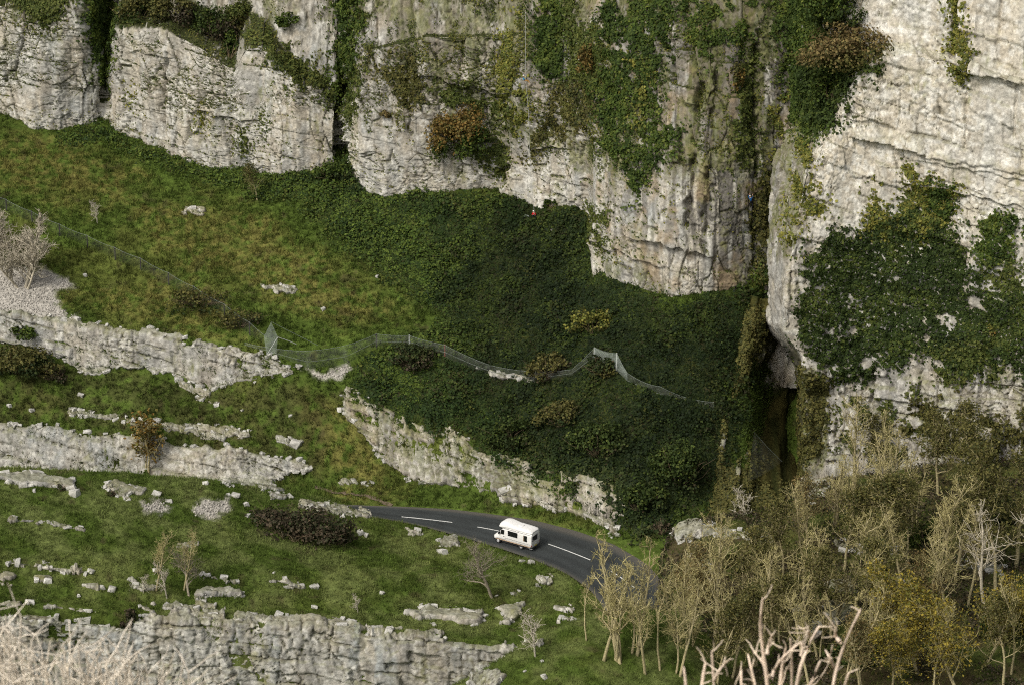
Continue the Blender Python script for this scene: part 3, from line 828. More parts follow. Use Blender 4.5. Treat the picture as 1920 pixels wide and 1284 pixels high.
def outcrop(key, poly, label, seed, out=0.55, amp=0.6, cell=0.6, spacing=0.17, ragged=9, nblocks=10, bsize=0.5, cream=0.4, dark=0.3, moss=0.35, dip=0.1, big=0.25, joint=0.5, bed=1.0, blue=0.4, ochre=0.12, cat='rock outcrop', name='rock_outcrop', soft=3):
    s = SHEETS[key]
    sd = sdpoly(s.px, s.py, poly)
    ii = np.argwhere(sd > -max(14, ragged + 5))
    if len(ii) < 4:
        p = np.array(poly).mean(0); q = (s.px - p[0]) ** 2 + (s.py - p[1]) ** 2
        ii = np.array([np.unravel_index(np.argmin(q), q.shape)])
    i0, j0 = np.maximum(ii.min(0) - 2, 0); i1, j1 = ii.max(0) + 3
    A = s.P[i0:i1, j0:j1]
    sp = np.median(np.linalg.norm(np.diff(A, axis=1), axis=-1))
    k = max(1, int(round(sp / spacing)))
    kv = max(1, int(round(np.median(np.linalg.norm(np.diff(A, axis=0), axis=-1)) / spacing)))
    P = upsample(A, k, kv) if k * kv > 1 else A.copy()
    N = orient(P)
    px, py = PIX(P)
    U = arc(P)
    dv = np.linalg.norm(np.diff(P, axis=0), axis=-1)
    V = np.concatenate([np.zeros((1, P.shape[1])), -np.cumsum(dv, 0)], 0)
    V = V - V.min()
    g = fbm(U / 1.6, V / 0.9, None, 4, seed + 50)
    m = sst(-soft, soft * 0.6, sdpoly(px, py, poly) + ragged * g)
    d, crack, zone = block_disp(U, V, P, seed, dip=dip, amp=amp, big=big, cell=cell, joint=joint, bed=bed)
    off = -0.75 + m * (0.75 + out + d)
    Nf = N.copy(); Nf[..., 1] -= 0.35; Nf /= np.linalg.norm(Nf, axis=-1, keepdims=True)
    P2 = P + Nf * off[..., None]
    N2 = orient(P2)
    col = rock_col(U, V, N2, zone, crack, seed, cream=cream, dark=dark, blue=blue, moss=moss, ochre=ochre)
    f = grid_faces(P.shape[1], P.shape[0])
    mk = m.ravel()
    km = (mk[f] > 0.03).any(1)
    if not km.any(): return None
    g2 = km.reshape(P.shape[0] - 1, P.shape[1] - 1)
    lab = np.where(g2, np.arange(g2.size).reshape(g2.shape) + 1, 0)              # keep the one largest connected face
    for _ in range(400):
        q = lab.copy()
        for ax in (0, 1):
            for sft in (1, -1):
                r = np.roll(q, sft, ax)
                if ax == 0: r[0 if sft == 1 else -1] = 0
                else: r[:, 0 if sft == 1 else -1] = 0
                q = np.maximum(q, r)
        q = np.where(g2, q, 0)
        if np.array_equal(q, lab): break
        lab = q
    ids, cnt = np.unique(lab[g2], return_counts=True)
    f = f[(lab == ids[np.argmax(cnt)]).ravel()]
    used, inv = np.unique(f, return_inverse=True)
    f = inv.reshape(f.shape)
    Vv = P2.reshape(-1, 3)[used]
    q = Vv[f[len(f) // 2]]
    if np.cross(q[1] - q[0], q[2] - q[0]) @ N.reshape(-1, 3)[used[f[len(f) // 2, 0]]] < 0: f = f[:, ::-1]
    base = Vv.mean(0)
    root = empty(name, base)
    tag(root, label, cat)
    o = link('rock_face', np_mesh('rock_face', Vv - base, f, 4, col.reshape(-1, 3)[used]), M_ROCK, root)
    # loose blocks lie along the foot and on the ledge
    cand = np.argwhere((m > 0.15) & (m < 0.97))
    if len(cand):
        for _ in range(nblocks):
            i, j = cand[RNG.integers(len(cand))]
            b = block('rock_block', P[i, j] + N[i, j] * max(0, off[i, j]) * 0.5 - base, bsize * random.uniform(0.55, 1.5), root, flat=random.uniform(0.4, 0.75), sink=0.42)
    ss = Sheet(); ss.P = P2; ss.N = N2; ss.px, ss.py = px, py; ss.m = m
    return ss

NH = 'nearhill'
BOTTOM = [(-60, 1150), (0, 1152), (60, 1160), (110, 1166), (230, 1172), (240, 1178), (255, 1162), (300, 1152), (420, 1150), (425, 1168), (450, 1156), (485, 1150), (490, 1172), (500, 1156), (585, 1156), (640, 1166), (665, 1170),
          (690, 1186), (730, 1180), (745, 1200), (830, 1192), (860, 1206), (960, 1206), (1000, 1206), (1010, 1330), (-60, 1330)]
SHEETS['bottom'] = outcrop(NH, BOTTOM, 'tall blue-grey cliff face with flat slabs on top beneath the terraced turf', 700, out=0.7, amp=1.0, cell=0.7, spacing=0.15, ragged=12, nblocks=30, bsize=0.7, dark=0.3, blue=0.9, cream=0.2, moss=0.3, dip=0.03, big=0.35, joint=0.8, bed=1.3, cat='cliff', name='cliff')
o_list = [
    (NH, [(-40, 884), (60, 890), (100, 896), (135, 905), (138, 915), (100, 912), (70, 914), (0, 902), (-40, 898)], 'row of rounded pale boulders along the crest of the near hill', dict(out=0.5, bsize=1.0, nblocks=16)),
    (NH, [(195, 906), (215, 900), (240, 908), (272, 914), (266, 926), (240, 930), (222, 932), (205, 918)], 'flat pale slab with a square front just below the hill crest', dict(out=0.5, bsize=0.6)),
    (NH, [(410, 896), (470, 903), (535, 912), (530, 921), (470, 912), (420, 904)], 'thin rock rib on the hill crest left of the road', dict(out=0.35, nblocks=14)),
    (NH, [(560, 938), (590, 940), (640, 950), (690, 958), (700, 966), (650, 966), (600, 956), (562, 948)], 'low white outcrop at the grass edge where the road disappears', dict(out=0.4, nblocks=14)),
    (NH, [(370, 1108), (385, 1098), (405, 1104), (455, 1112), (452, 1121), (400, 1120), (366, 1114)], 'pointed white ledge beside the silver bare tree', dict(out=0.6, nblocks=10)),
    (NH, [(787, 1133), (840, 1146), (903, 1146), (902, 1165), (893, 1171), (850, 1167), (790, 1160), (757, 1153), (757, 1145), (790, 1148)], 'large layered white ledge in the turf below the camper van', dict(out=0.8, nblocks=8, bsize=0.6, amp=0.4)),
    (NH, [(925, 1140), (960, 1135), (982, 1135), (977, 1150), (960, 1168), (930, 1172), (950, 1155)], 'crooked pale outcrop beside the layered white ledge', dict(out=0.6, nblocks=8)),
    (NH, [(825, 1014), (850, 1010), (862, 1022), (845, 1026), (828, 1022)], 'weathered flat outcrop beside the square boulder near the road', dict(out=0.5, nblocks=6)),
    ('knoll', [(868, 1290), (890, 1268), (930, 1258), (948, 1268), (930, 1290)], 'jagged white rock at the tip of the grassy knoll', dict(out=0.6, nblocks=10, bsize=0.6)),
    ('hillside', [(-60, 583), (60, 590), (110, 597), (185, 608), (280, 620), (345, 632), (338, 645), (365, 640), (400, 645), (440, 652), (505, 665), (535, 682), (560, 692), (550, 702), (500, 705), (465, 712), (430, 722), (395, 728),
                  (360, 712), (320, 700), (270, 692), (215, 690), (180, 703), (150, 692), (120, 672), (60, 650), (0, 642), (-60, 640)], 'long blocky limestone band below the scree and fence', dict(out=0.5, amp=0.9, cell=0.75, nblocks=70, bsize=0.7, cream=0.45, dip=0.12, ragged=10)),
    ('hillside', [(-60, 793), (85, 795), (100, 800), (165, 812), (220, 815), (300, 822), (345, 835), (395, 835), (470, 845), (560, 862), (592, 872), (570, 880), (520, 892), (510, 912), (400, 915), (300, 910), (-60, 910)],
     'lower grey limestone band of stacked square beds behind the crest', dict(out=0.5, amp=0.9, cell=0.85, nblocks=70, bsize=0.7, blue=0.6, cream=0.3, dip=0.12)),
    ('hillside', [(640, 758), (652, 728), (672, 740), (700, 750), (730, 768), (760, 780), (790, 790), (830, 800), (870, 818), (900, 850), (940, 855), (985, 868), (1010, 888), (1050, 880), (1100, 890), (1160, 908), (1172, 950), (1152, 1002), (1130, 985),
                  (1100, 975), (1060, 958), (1000, 948), (955, 940), (930, 920), (860, 917), (800, 905), (765, 897), (735, 870), (700, 835), (665, 805), (642, 782)],
     'rough knobbly road cutting of pale rock along the outside of the bend', dict(out=0.5, amp=1.5, cell=0.6, nblocks=50, bsize=0.6, cream=0.6, dark=0.5, moss=0.46, dip=-0.1, ragged=14, ochre=0.3)),
    ('woodslope', [(1265, 990), (1300, 976), (1335, 983), (1390, 996), (1440, 998), (1458, 1014), (1440, 1022), (1400, 1012), (1350, 1004), (1300, 1010), (1270, 1020)], 'grass-topped white ledge at the edge of the wood beside the road bend', dict(out=0.4, amp=1.1, ragged=12, nblocks=24, bsize=0.7)),
    ('woodslope', [(1545, 1085), (1590, 1082), (1605, 1110), (1600, 1150), (1570, 1168), (1548, 1150), (1540, 1110)], 'pale rock wall glimpsed between the tree trunks', dict(out=0.35, amp=1.1, ragged=14, nblocks=20, moss=0.45, dark=0.4)),
    ('woodslope', [(1500, 880), (1540, 870), (1560, 895), (1545, 930), (1505, 930)], 'broken pale rocks at the foot of the buttress corner', dict(out=0.4, amp=1.1, ragged=12, nblocks=18)),
]
ledge_list = [
    (NH, [(508, 930), (540, 934)], 8, 'small pale outcrop above the big dark bramble', dict(courses=1)),
    (NH, [(10, 1051), (60, 1060), (110, 1067), (162, 1071)], 10, 'broken line of white blocks crossing the turf, longest on the terraces', dict(courses=1)),
    (NH, [(-10, 1083), (25, 1084)], 12, 'white block ledge cut by the picture edge', dict(courses=1)),
    (NH, [(66, 1087), (92, 1091)], 12, 'short white ledge beneath the long broken line of blocks', dict(courses=1)),
    (NH, [(152, 1097), (182, 1100)], 7, 'squarish white block ledge low on the terraced turf', dict(gap=0.6)),
    (NH, [(243, 1098), (288, 1102)], 10, 'pale ledge just in front of the paired bare trees', dict(courses=1)),
    (NH, [(375, 1081), (440, 1088)], 8, 'row of little white blocks uphill of the pointed ledge', dict(courses=1)),
    (NH, [(504, 1086), (562, 1096)], 7, 'slim tilted slab in the middle of the near turf', dict(courses=1)),
    (NH, [(530, 1098), (590, 1103)], 5, 'scatter of stones around a thin ledge under the slim slab', dict(courses=1)),
    (NH, [(-10, 1133), (60, 1133)], 7, 'wide flat white pavement slab above the bottom cliff', dict(gap=0.6)),
    (NH, [(82, 1136), (184, 1147)], 7, 'long flat white pavement slab tilting down above the bottom cliff', dict(gap=0.6)),
    (NH, [(260, 1138), (290, 1142)], 8, 'short flat slab in the turf above the dark clifftop bush', dict(courses=1)),
    (NH, [(305, 1138), (374, 1142)], 9, 'line of flat slabs behind the clifftop in the near turf', dict(courses=1)),
    (NH, [(365, 1128), (402, 1137)], 9, 'tilted white slab at the end of the clifftop line', dict(courses=1)),
    (NH, [(958, 1114), (992, 1104)], 7, 'small rough outcrop below the grey roadside tree', dict(courses=1)),
    (NH, [(1008, 1090), (1036, 1087)], 9, 'small bright outcrop in the dark grass near the road bend', dict(courses=1)),
    (NH, [(1044, 1142), (1075, 1146)], 8, 'pale ledge at the mouth of the ravine', dict(courses=1)),
    (NH, [(1046, 1160), (1078, 1160)], 7, 'lower pale ledge in the shaded ravine', dict(courses=1)),
    (NH, [(15, 973), (70, 980), (160, 993)], 5, 'faint dotted rock line across the bright green turf', dict(courses=1)),
    (NH, [(332, 1022), (372, 1018)], 5, 'tiny white rock line behind the bare trees', dict(courses=1)),
    (NH, [(765, 998), (792, 1006)], 10, 'white outcrop on the verge left of the camper van', dict(courses=1)),
    ('knoll', [(1000, 1222), (1016, 1206)], 10, 'white rock notch on the rim of the knoll', dict(courses=1)),
    ('hillside', [(328, 712), (392, 738)], 10, 'broken rock rib just under the long limestone band', dict(courses=1)),
    ('hillside', [(368, 745), (408, 758)], 6, 'little stone line in the grass beneath the long band', dict(courses=1)),
    ('hillside', [(130, 772), (240, 788), (330, 799), (470, 812)], 7, 'thin white rock shelf running above the lower limestone band', dict(courses=2)),
    ('hillside', [(340, 805), (420, 822)], 9, 'crumbled rock step between shelf and lower band', dict(courses=1)),
    ('hillside', [(520, 823), (568, 832)], 9, 'small white outcrop in rough grass above the road end', dict(courses=1)),
    ('hillside', [(345, 394), (386, 396)], 9, 'small white rocks high on the brown grass slope', dict(courses=1)),
    ('hillside', [(488, 537), (552, 543)], 8, 'low stones in the middle of the brown grass slope', dict(courses=1)),
    ('hillside', [(640, 900), (695, 906)], 7, 'stones in brown grass beyond the end of the road', dict(courses=1)),
    ('hillside', [(850, 672), (920, 700), (1000, 716)], 5, 'line of white stones along the foot of the sagging net', dict(courses=1)),
    ('woodslope', [(1618, 1092), (1692, 1092)], 8, 'white rock ledge among the trunks in the wood', dict(courses=2, gap=0.25)),
    ('woodslope', [(1565, 1020), (1685, 1036)], 8, 'long pale rock step up in the wood', dict(courses=2, gap=0.25)),
    ('woodslope', [(1630, 1130), (1690, 1145)], 8, 'blocky rock step low among the trees', dict(courses=2, gap=0.25)),
    ('woodslope', [(1800, 1058), (1880, 1070)], 8, 'bare pale rock patch deep in the wood', dict(courses=2, gap=0.25)),
    ('woodslope', [(1290, 1040), (1330, 1075)], 8, 'dim rock face under the trees beside the bend', dict(courses=4, gap=0.3)),
    ('woodslope', [(1480, 1130), (1530, 1180)], 8, 'mossy rock face low in the wood behind the antler twigs', dict(courses=4, gap=0.3)),
    (NH, [(255, 1163), (420, 1152)], 7, 'topmost slab course along the lip of the bottom cliff', dict(courses=2, gap=0.15, wmax=2.6)),
    (NH, [(440, 1157), (640, 1168)], 8, 'blocky slab course on the right half of the bottom cliff lip', dict(courses=2, gap=0.2, wmax=2.4)),
    (NH, [(20, 1158), (235, 1176)], 8, 'stepped slab courses at the left end of the bottom cliff lip', dict(courses=2, gap=0.15, wmax=2.8)),
    (NH, [(690, 1186), (830, 1196)], 9, 'square blocks on the lip of the bottom cliff below the layered ledge', dict(courses=2, gap=0.25)),
    (NH, [(560, 945), (640, 955), (695, 962)], 6, 'bed of white blocks at the grass edge beside the road', dict(courses=2)),
    (NH, [(200, 912), (270, 918)], 6, 'bed of blocks forming the front of the crest slab', dict()),
    (NH, [(790, 1140), (903, 1150)], 6, 'upper bed of the ledge below the camper van', dict(wmin=1.5, wmax=3)),
]
for i, (key, poly, label, kw) in enumerate(o_list):
    SHEETS['o%d' % i] = outcrop(key, poly, label, 720 + i * 3, **kw)
for key, line, th, label, kw in ledge_list:
    ledge(key, line, th, label, **kw)

# ------------------------------------------------------------------ single boulders: pixel, size in metres, label
STONES = [
    (NH, 141, 927, 1.7, 'rounded white boulder in the turf below the crest row'), (NH, 292, 927, 1.3, 'pale boulder standing on the patch of small rubble'), (NH, 316, 940, 1.0, 'small square boulder beside the rubble patch'),
    (NH, 386, 907, 0.9, 'smooth stone on the crest above the gravel spot'), (NH, 440, 930, 1.3, 'white boulder pair member with a pointed top, upslope of the dark bramble'), (NH, 428, 928, 0.8, 'smaller rounded neighbour of the pointed white boulder'),
    (NH, 461, 947, 1.1, 'low white stone at the upper edge of the dark bramble'), (NH, 466, 968, 0.9, 'half-hidden stone at the left end of the dark bramble'), (NH, 545, 932, 1.0, 'grey stone on the crest near the road end'),
    (NH, 830, 1037, 1.9, 'big square white boulder on the bank below the road'), (NH, 674, 1000, 1.1, 'upright split white boulder on the bank near the road start'), (NH, 684, 1004, 0.9, 'smaller leaning half of the split boulder'),
    (NH, 647, 1014, 0.8, 'white stone at the right end of the dark bramble'), (NH, 980, 1052, 0.7, 'little tan stone on the verge under the camper van'), (NH, 997, 1056, 1.0, 'flat white stone on the verge behind the camper van'),
    (NH, 589, 1139, 0.8, 'lone white stone in the turf above the clifftop'), (NH, 718, 1113, 0.9, 'lone flat stone in dark turf between the cliffs and road'), (NH, 146, 1115, 0.6, 'small stone at the lower edge of the terraces'),
    (NH, 515, 1075, 0.5, 'tiny stone right of the thin tree stems'), (NH, 172, 1073, 1.0, 'white block at the end of the long broken line'), (NH, 188, 1103, 0.9, 'upright white block beside the squarish ledge'),
    (NH, 210, 1107, 1.2, 'bright wedge-shaped block below the terraces'), (NH, 276, 1100, 0.9, 'white block near the foot of the first bare tree'), (NH, 290, 1072, 0.9, 'small block behind the paired bare trees'),
    (NH, 66, 921, 0.7, 'tiny round stone beneath the crest boulders'), (NH, 930, 1118, 0.5, 'tiny white stone at the foot of the grey roadside tree'),
    ('hillside', 605, 581, 1.0, 'lone white stone in brown grass above the net'), ('hillside', 160, 517, 0.9, 'pale stone in the green grass right of the scree'), ('hillside', 1035, 433, 0.5, 'tiny stone in the dark slope near the seated person'),
    ('hillside', 708, 518, 0.6, 'small stone where brown grass meets dark bramble'), ('hillside', 640, 770, 1.6, 'chunky white rock at the upper tip of the road cutting'), ('hillside', 662, 790, 1.4, 'chunky white rock low on the tip of the road cutting'),
    ('hillside', 545, 778, 0.6, 'small stone in the rough grass above the thin shelf'), ('hillside', 452, 768, 0.5, 'tiny stone between the two limestone bands'), ('hillside', 950, 925, 2.2, 'rounded overhanging boulder at the foot of the cutting above the van'),
    ('hillside', 1156, 992, 1.3, 'last rock at the end of the road cutting'), ('hillside', 150, 742, 0.9, 'white stone in scrub under the long limestone band'), ('hillside', 20, 760, 1.0, 'flat white stone at the picture edge under the long band'),
    ('hillside', 60, 770, 0.8, 'white stone beside the scrub left of the thin shelf'), ('hillside', 395, 690, 0.7, 'stone at the foot of the long band near its corner'),
    ('knoll', 1015, 1240, 0.5, 'small white stone on the green knoll'), ('knoll', 985, 1258, 0.4, 'tiny stone near the left rim of the knoll'), ('knoll', 1020, 1268, 0.9, 'flat pale stone low on the knoll'),
    ('woodslope', 1522, 945, 1.0, 'white stone in the shade at the foot of the buttress'), ('woodslope', 1505, 918, 1.2, 'white rock at the corner of the cave mouth'),
]
for key, x, y, sz, lab in STONES:
    b = block('boulder', on(key, x, y), sz * 0.82, None, flat=0.75, sink=0.36)
    tag(b, lab, 'boulder', 'loose limestone boulders')

# ------------------------------------------------------------------ road
def resample(L, n):
    d = np.r_[0, np.cumsum(np.linalg.norm(np.diff(L, axis=0), axis=1))]
    t = np.linspace(0, d[-1], n)
    R = np.stack([np.interp(t, d, L[:, i]) for i in range(L.shape[1])], 1)
    for _ in range(6):
        R[1:-1] = R[1:-1] * 0.5 + (R[:-2] + R[2:]) * 0.25
    return R
a = np.array([flat_pt(*q) for q in FAR]); b = np.array([flat_pt(*q) for q in NEAR])
a = np.vstack([a[:1] + np.array([[-14, -3, 0]]), a, a[-1:] + np.array([[-1, -9, -1.2]]), a[-1:] + np.array([[-5, -22, -3.5]])])
b = np.vstack([b[:1] + np.array([[-14, -4, 0]]), b, b[-1:] + np.array([[-2, -8, -1.2]]), b[-1:] + np.array([[-6, -20, -3.5]])])
a, b = resample(a, 150), resample(b, 150)
mid = (a + b) / 2
w = np.linalg.norm(a - b, axis=1)
t = np.linspace(0, 1, 33)
P = a[:, None] * (1 - t[None, :, None]) + b[:, None] * t[None, :, None]
P[..., 2] += 0.06 + 0.05 * (1 - (2 * t - 1) ** 2)
lat = np.broadcast_to(t[None], P.shape[:2]); lon = np.broadcast_to(np.r_[0, np.cumsum(np.linalg.norm(np.diff(mid, axis=0), axis=1))][:, None], P.shape[:2])
ASPH = np.array([0.036, 0.041, 0.041]); ASPH_E = np.array([0.095, 0.088, 0.074])
edge = np.maximum(1 - sst(0.05, 0.20, lat + 0.03 * fbm(lon / 3, lat * 8, None, 3, 5)), 0.8 * sst(0.90, 1.0, lat + 0.03 * fbm(lon / 3, lat * 8, None, 3, 6)))
wheel = np.exp(-((lat - 0.32) / 0.05) ** 2) + np.exp(-((lat - 0.70) / 0.05) ** 2) + 0.8 * np.exp(-((lat - 0.88) / 0.04) ** 2)
c = np.broadcast_to(ASPH, P.shape) * (1.05 + 0.35 * fbm(lon / 4, lat * 4, None, 4, 7) + 0.15 * fbm(lon * 2, lat * 30, None, 2, 8) - 0.26 * wheel)[..., None]
c = mixc(c, ASPH_E, edge)
M_ROAD = attr_mat('asphalt', 0.75, 6.0, 0.85, 1.15, bump=0.01, bump_scale=30, spec=0.35)
Pn = np.broadcast_to(np.array([0, 0, 1.0]), P.shape)
sheet_obj('road', P, Pn, c, M_ROAD, None, None, 'structure', smooth=True)

M_PAINT = plain('road_paint', (0.72, 0.72, 0.68), 0.7, 0.3, nscale=2.0, var=0.12)
road_mark_root = None
for (x0, y0, x1, y1) in [(753, 968, 848, 978.5), (895, 987, 952, 998), (1028, 1019, 1107, 1049), (1146, 1070, 1190, 1101)]:
    p, q = flat_pt(x0, y0, 0.115), flat_pt(x1, y1, 0.115)
    n = 10
    tt = np.linspace(0, 1, n)
    L = p + (q - p) * tt[:, None]
    dirv = (q - p) / np.linalg.norm(q - p); side = np.array([-dirv[1], dirv[0], 0])
    bow = 0.012 * np.linalg.norm(q - p) * (1 - (2 * tt - 1) ** 2)
    L = L + side * bow[:, None]
    verts = np.concatenate([L + side * 0.085, L - side * 0.085])
    f = np.array([(i, i + 1, n + i + 1, n + i) for i in range(n - 1)])
    if np.cross(verts[f[0, 1]] - verts[f[0, 0]], verts[f[0, 2]] - verts[f[0, 0]])[2] < 0: f = f[:, ::-1]
    o = link('lane_marking', np_mesh('lane_marking', verts, f, 4), M_PAINT, bpy.data.objects['road'])

# trodden path that leaves the road
pl = np.array([W(x, y, Y) for x, y, Y in [(590, 926, 287.4), (640, 930, 285.2), (690, 938, 282.5), (735, 946, 280.4)]])
pl = resample(pl, 40)
hs_ = SHEETS['hillside']
def drop(p):
    q = (hs_.P[..., 0] - p[0]) ** 2 + (hs_.P[..., 1] - p[1]) ** 2
    return hs_.P[np.unravel_index(np.argmin(q), q.shape)][2]
for i in range(len(pl)): pl[i, 2] = drop(pl[i]) + 0.12
tn = np.gradient(pl, axis=0); sd_ = np.stack([-tn[:, 1], tn[:, 0], 0 * tn[:, 0]], 1); sd_ /= np.linalg.norm(sd_, axis=1)[:, None]
ww = 0.35 + 0.1 * np.sin(np.arange(40) * 0.9)
verts = np.concatenate([pl + sd_ * ww[:, None], pl - sd_ * ww[:, None] - np.array([0, 0, .05])])
f = np.array([(i, i + 1, 40 + i + 1, 40 + i) for i in range(39)])[:, ::-1]
tag(link('path', np_mesh('path', verts, f, 4, np.tile(np.array([0.16, 0.125, 0.085]), (80, 1)), True), M_GROUND), None, None, None, 'structure')

# ================================================================== VEGETATION
def sample(keys, n_per_m2, bbox, accept, cap=400000):
    """random points on the sheets: P, N, px, py"""
    out = []
    for key in keys:
        s = SHEETS.get(key)
        if s is None: continue
        x0, y0, x1, y1 = bbox
        c = (s.px[:-1, :-1] > x0) & (s.px[:-1, :-1] < x1) & (s.py[:-1, :-1] > y0) & (s.py[:-1, :-1] < y1)
        if hasattr(s, 'm'): c &= s.m[:-1, :-1] > 0.5
        idx = np.argwhere(c)
        if len(idx) == 0: continue
        i, j = idx[:, 0], idx[:, 1]
        A, B, C_, D = s.P[i, j], s.P[i, j + 1], s.P[i + 1, j + 1], s.P[i + 1, j]
        ar = 0.5 * (np.linalg.norm(np.cross(B - A, D - A), axis=1) + np.linalg.norm(np.cross(B - C_, D - C_), axis=1))
        tot = ar.sum()
        n = int(min(tot * n_per_m2, cap))
        if n < 1: continue
        pick = RNG.choice(len(ar), n, p=ar / tot)
        u, v = RNG.random((2, n, 1))
        P = (A[pick] * (1 - u) + B[pick] * u) * (1 - v) + (D[pick] * (1 - u) + C_[pick] * u) * v
        N = s.N[i[pick], j[pick]]
        px, py = PIX(P)
        ok = accept(px, py, P, N) > RNG.random(n)
        out.append((P[ok], N[ok], px[ok], py[ok]))
    if not out: return np.zeros((0, 3)), np.zeros((0, 3)), np.zeros(0), np.zeros(0)
    return [np.concatenate(k) for k in zip(*out)]

def unit(v):
    return v / (np.linalg.norm(v, axis=-1, keepdims=True) + 1e-9)

def leaves_mesh(name, C, D, size, col, wid=0.42):
    n = len(C)
    D = unit(D); T = unit(np.cross(D, RNG.normal(size=(n, 3)))); B = np.cross(D, T)
    s = size[:, None]
    V = np.stack([C - T * s * 0.5, C + B * s * wid + D * s * 0.12, C + T * s * 0.5, C - B * s * wid + D * s * 0.12], 1).reshape(-1, 3)
    f = np.arange(4 * n).reshape(-1, 4)
    return np_mesh(name, V, f, 4, np.repeat(col, 4, axis=0))

PAL = {   # leaf colours: list of (linear rgb, weight)
    'dark': [((0.028, 0.046, 0.010), 4), ((0.050, 0.074, 0.015), 3), ((0.090, 0.112, 0.022), 1.4)],
    'ivy': [((0.034, 0.058, 0.011), 4), ((0.066, 0.098, 0.017), 4), ((0.118, 0.145, 0.025), 2)],
    'mid': [((0.070, 0.092, 0.020), 4), ((0.115, 0.130, 0.030), 3), ((0.046, 0.064, 0.016), 2)],
    'yellow': [((0.15, 0.165, 0.034), 4), ((0.22, 0.205, 0.042), 3), ((0.095, 0.115, 0.026), 3)],
    'gold': [((0.24, 0.20, 0.032), 4), ((0.30, 0.23, 0.035), 3), ((0.14, 0.14, 0.03), 3)],
    'olive': [((0.090, 0.090, 0.024), 4), ((0.130, 0.118, 0.034), 3), ((0.054, 0.060, 0.018), 3)],
    'brown': [((0.15, 0.105, 0.042), 4), ((0.21, 0.160, 0.060), 3), ((0.10, 0.092, 0.032), 3)],
    'orange': [((0.22, 0.135, 0.034), 4), ((0.17, 0.12, 0.034), 3), ((0.12, 0.108, 0.03), 3)],
    'bramble': [((0.024, 0.038, 0.011), 5), ((0.044, 0.060, 0.016), 3), ((0.080, 0.090, 0.026), 1.4), ((0.052, 0.042, 0.020), 0.7)],
    'thicket': [((0.070, 0.054, 0.034), 4), ((0.046, 0.044, 0.022), 4), ((0.105, 0.080, 0.048), 2), ((0.040, 0.052, 0.018), 3)],
}
def pal(key, n, noise=None):
    cs = np.array([c for c, w in PAL[key]]); w = np.array([w for c, w in PAL[key]], float); w /= w.sum()
    if noise is None:
        k = RNG.choice(len(cs), n, p=w)
    else:                                              # colours drift in clumps
        q = np.clip(0.5 + 0.55 * noise + 0.22 * RNG.normal(size=n), 0, 0.999)
        k = np.searchsorted(np.cumsum(w), q).clip(0, len(cs) - 1)
    return cs[k] * (0.75 + 0.5 * RNG.random((n, 1)))

def ivy(label, keys, poly, palette, dens=70, size=0.38, thickm=0.6, edge=15, hole=-0.42, name='ivy', cat='ivy', group=None, parent=None, holes_scale=1.6):
    P_ = np.array(poly); bb = (P_[:, 0].min() - 25, P_[:, 1].min() - 25, P_[:, 0].max() + 25, P_[:, 1].max() + 25)
    sx = RNG.random() * 90
    def acc(px, py, P, N):
        g = fbm(P[:, 0] / 1.5 + sx, P[:, 2] / 1.5, P[:, 1] / 3, 3, 71)
        h = fbm(P[:, 0] / holes_scale + sx, P[:, 2] / holes_scale, None, 3, 75)
        q = fbm(P[:, 0] / 0.6 + sx, P[:, 2] / 0.6, None, 2, 79)
        sd = sdpoly(px, py, poly) + edge * 1.5 * g + edge * 0.8 * q
        return np.maximum(sst(-3, 5, sd), 0.16 * sst(-24, 0, sd)) * sst(hole - 0.1, hole + 0.15, h + 0.25 * q)
    P, N, px, py = sample(keys, dens * 0.62, bb, acc)
    n = len(P)
    if n == 0:
        print('empty ivy', label); return None
    h = 0.5 + 0.5 * fbm(P[:, 0] / 1.1 + sx, P[:, 2] / 1.1, P[:, 1] / 2, 3, 81)
    dep = thickm * (0.1 + 1.1 * sst(0.2, 0.9, h)) * RNG.random(n) ** 0.6
    up = np.array([0, -0.25, 0.3])
    C = P + N * dep[:, None] + up * dep[:, None] * 0.3
    D = unit(N + 0.25 * np.array([0, -1, 0.9]) + 0.55 * RNG.normal(size=(n, 3)))
    sz = size * (0.6 + 0.8 * RNG.random(n))
    cl = pal(palette, n, fbm(P[:, 0] / 2.2 + sx, P[:, 2] / 2.2, P[:, 1] / 3, 3, 91))
    base = C.mean(0)
    me = leaves_mesh('ivy', C - base, D, sz, cl)
    if parent is None:
        o = link(name, me, M_LEAF); o.location = base
        tag(o, label, cat, group)
    else:
        o = link('foliage', me, M_LEAF, parent); o.location = base - np.array(parent.location)
    return o

def tubes(paths, radii, sides=4):
    """many equal-length polylines -> one tube soup"""
    P = np.asarray(paths, float); r = np.asarray(radii, float)           # (m,k,3), (m,k)
    m, k = P.shape[:2]
    T = unit(np.gradient(P, axis=1))
    ref = np.where(np.abs(T[..., 2:3]) > 0.9, np.array([1.0, 0, 0]), np.array([0, 0, 1.0]))
    A = unit(np.cross(T, ref)); B = np.cross(T, A)
    an = np.arange(sides) * 2 * math.pi / sides
    V = P[:, :, None] + r[:, :, None, None] * (np.cos(an)[None, None, :, None] * A[:, :, None] + np.sin(an)[None, None, :, None] * B[:, :, None])
    idx = np.arange(m * k * sides).reshape(m, k, sides)
    nx = np.roll(idx, -1, axis=2)
    f = np.stack([idx[:, :-1], nx[:, :-1], nx[:, 1:], idx[:, 1:]], -1).reshape(-1, 4)
    return V.reshape(-1, 3), f

class Soup:
    def __init__(s): s.V = []; s.F = []; s.C = []; s.n = 0
    def add(s, V, F, c):
        s.V.append(V); s.F.append(F + s.n); s.C.append(np.broadcast_to(c, V.shape) if np.ndim(c) < 2 else c); s.n += len(V)
    def mesh(s, name, smooth=False):
        return np_mesh(name, np.concatenate(s.V), np.concatenate(s.F), 4, np.concatenate(s.C), smooth)

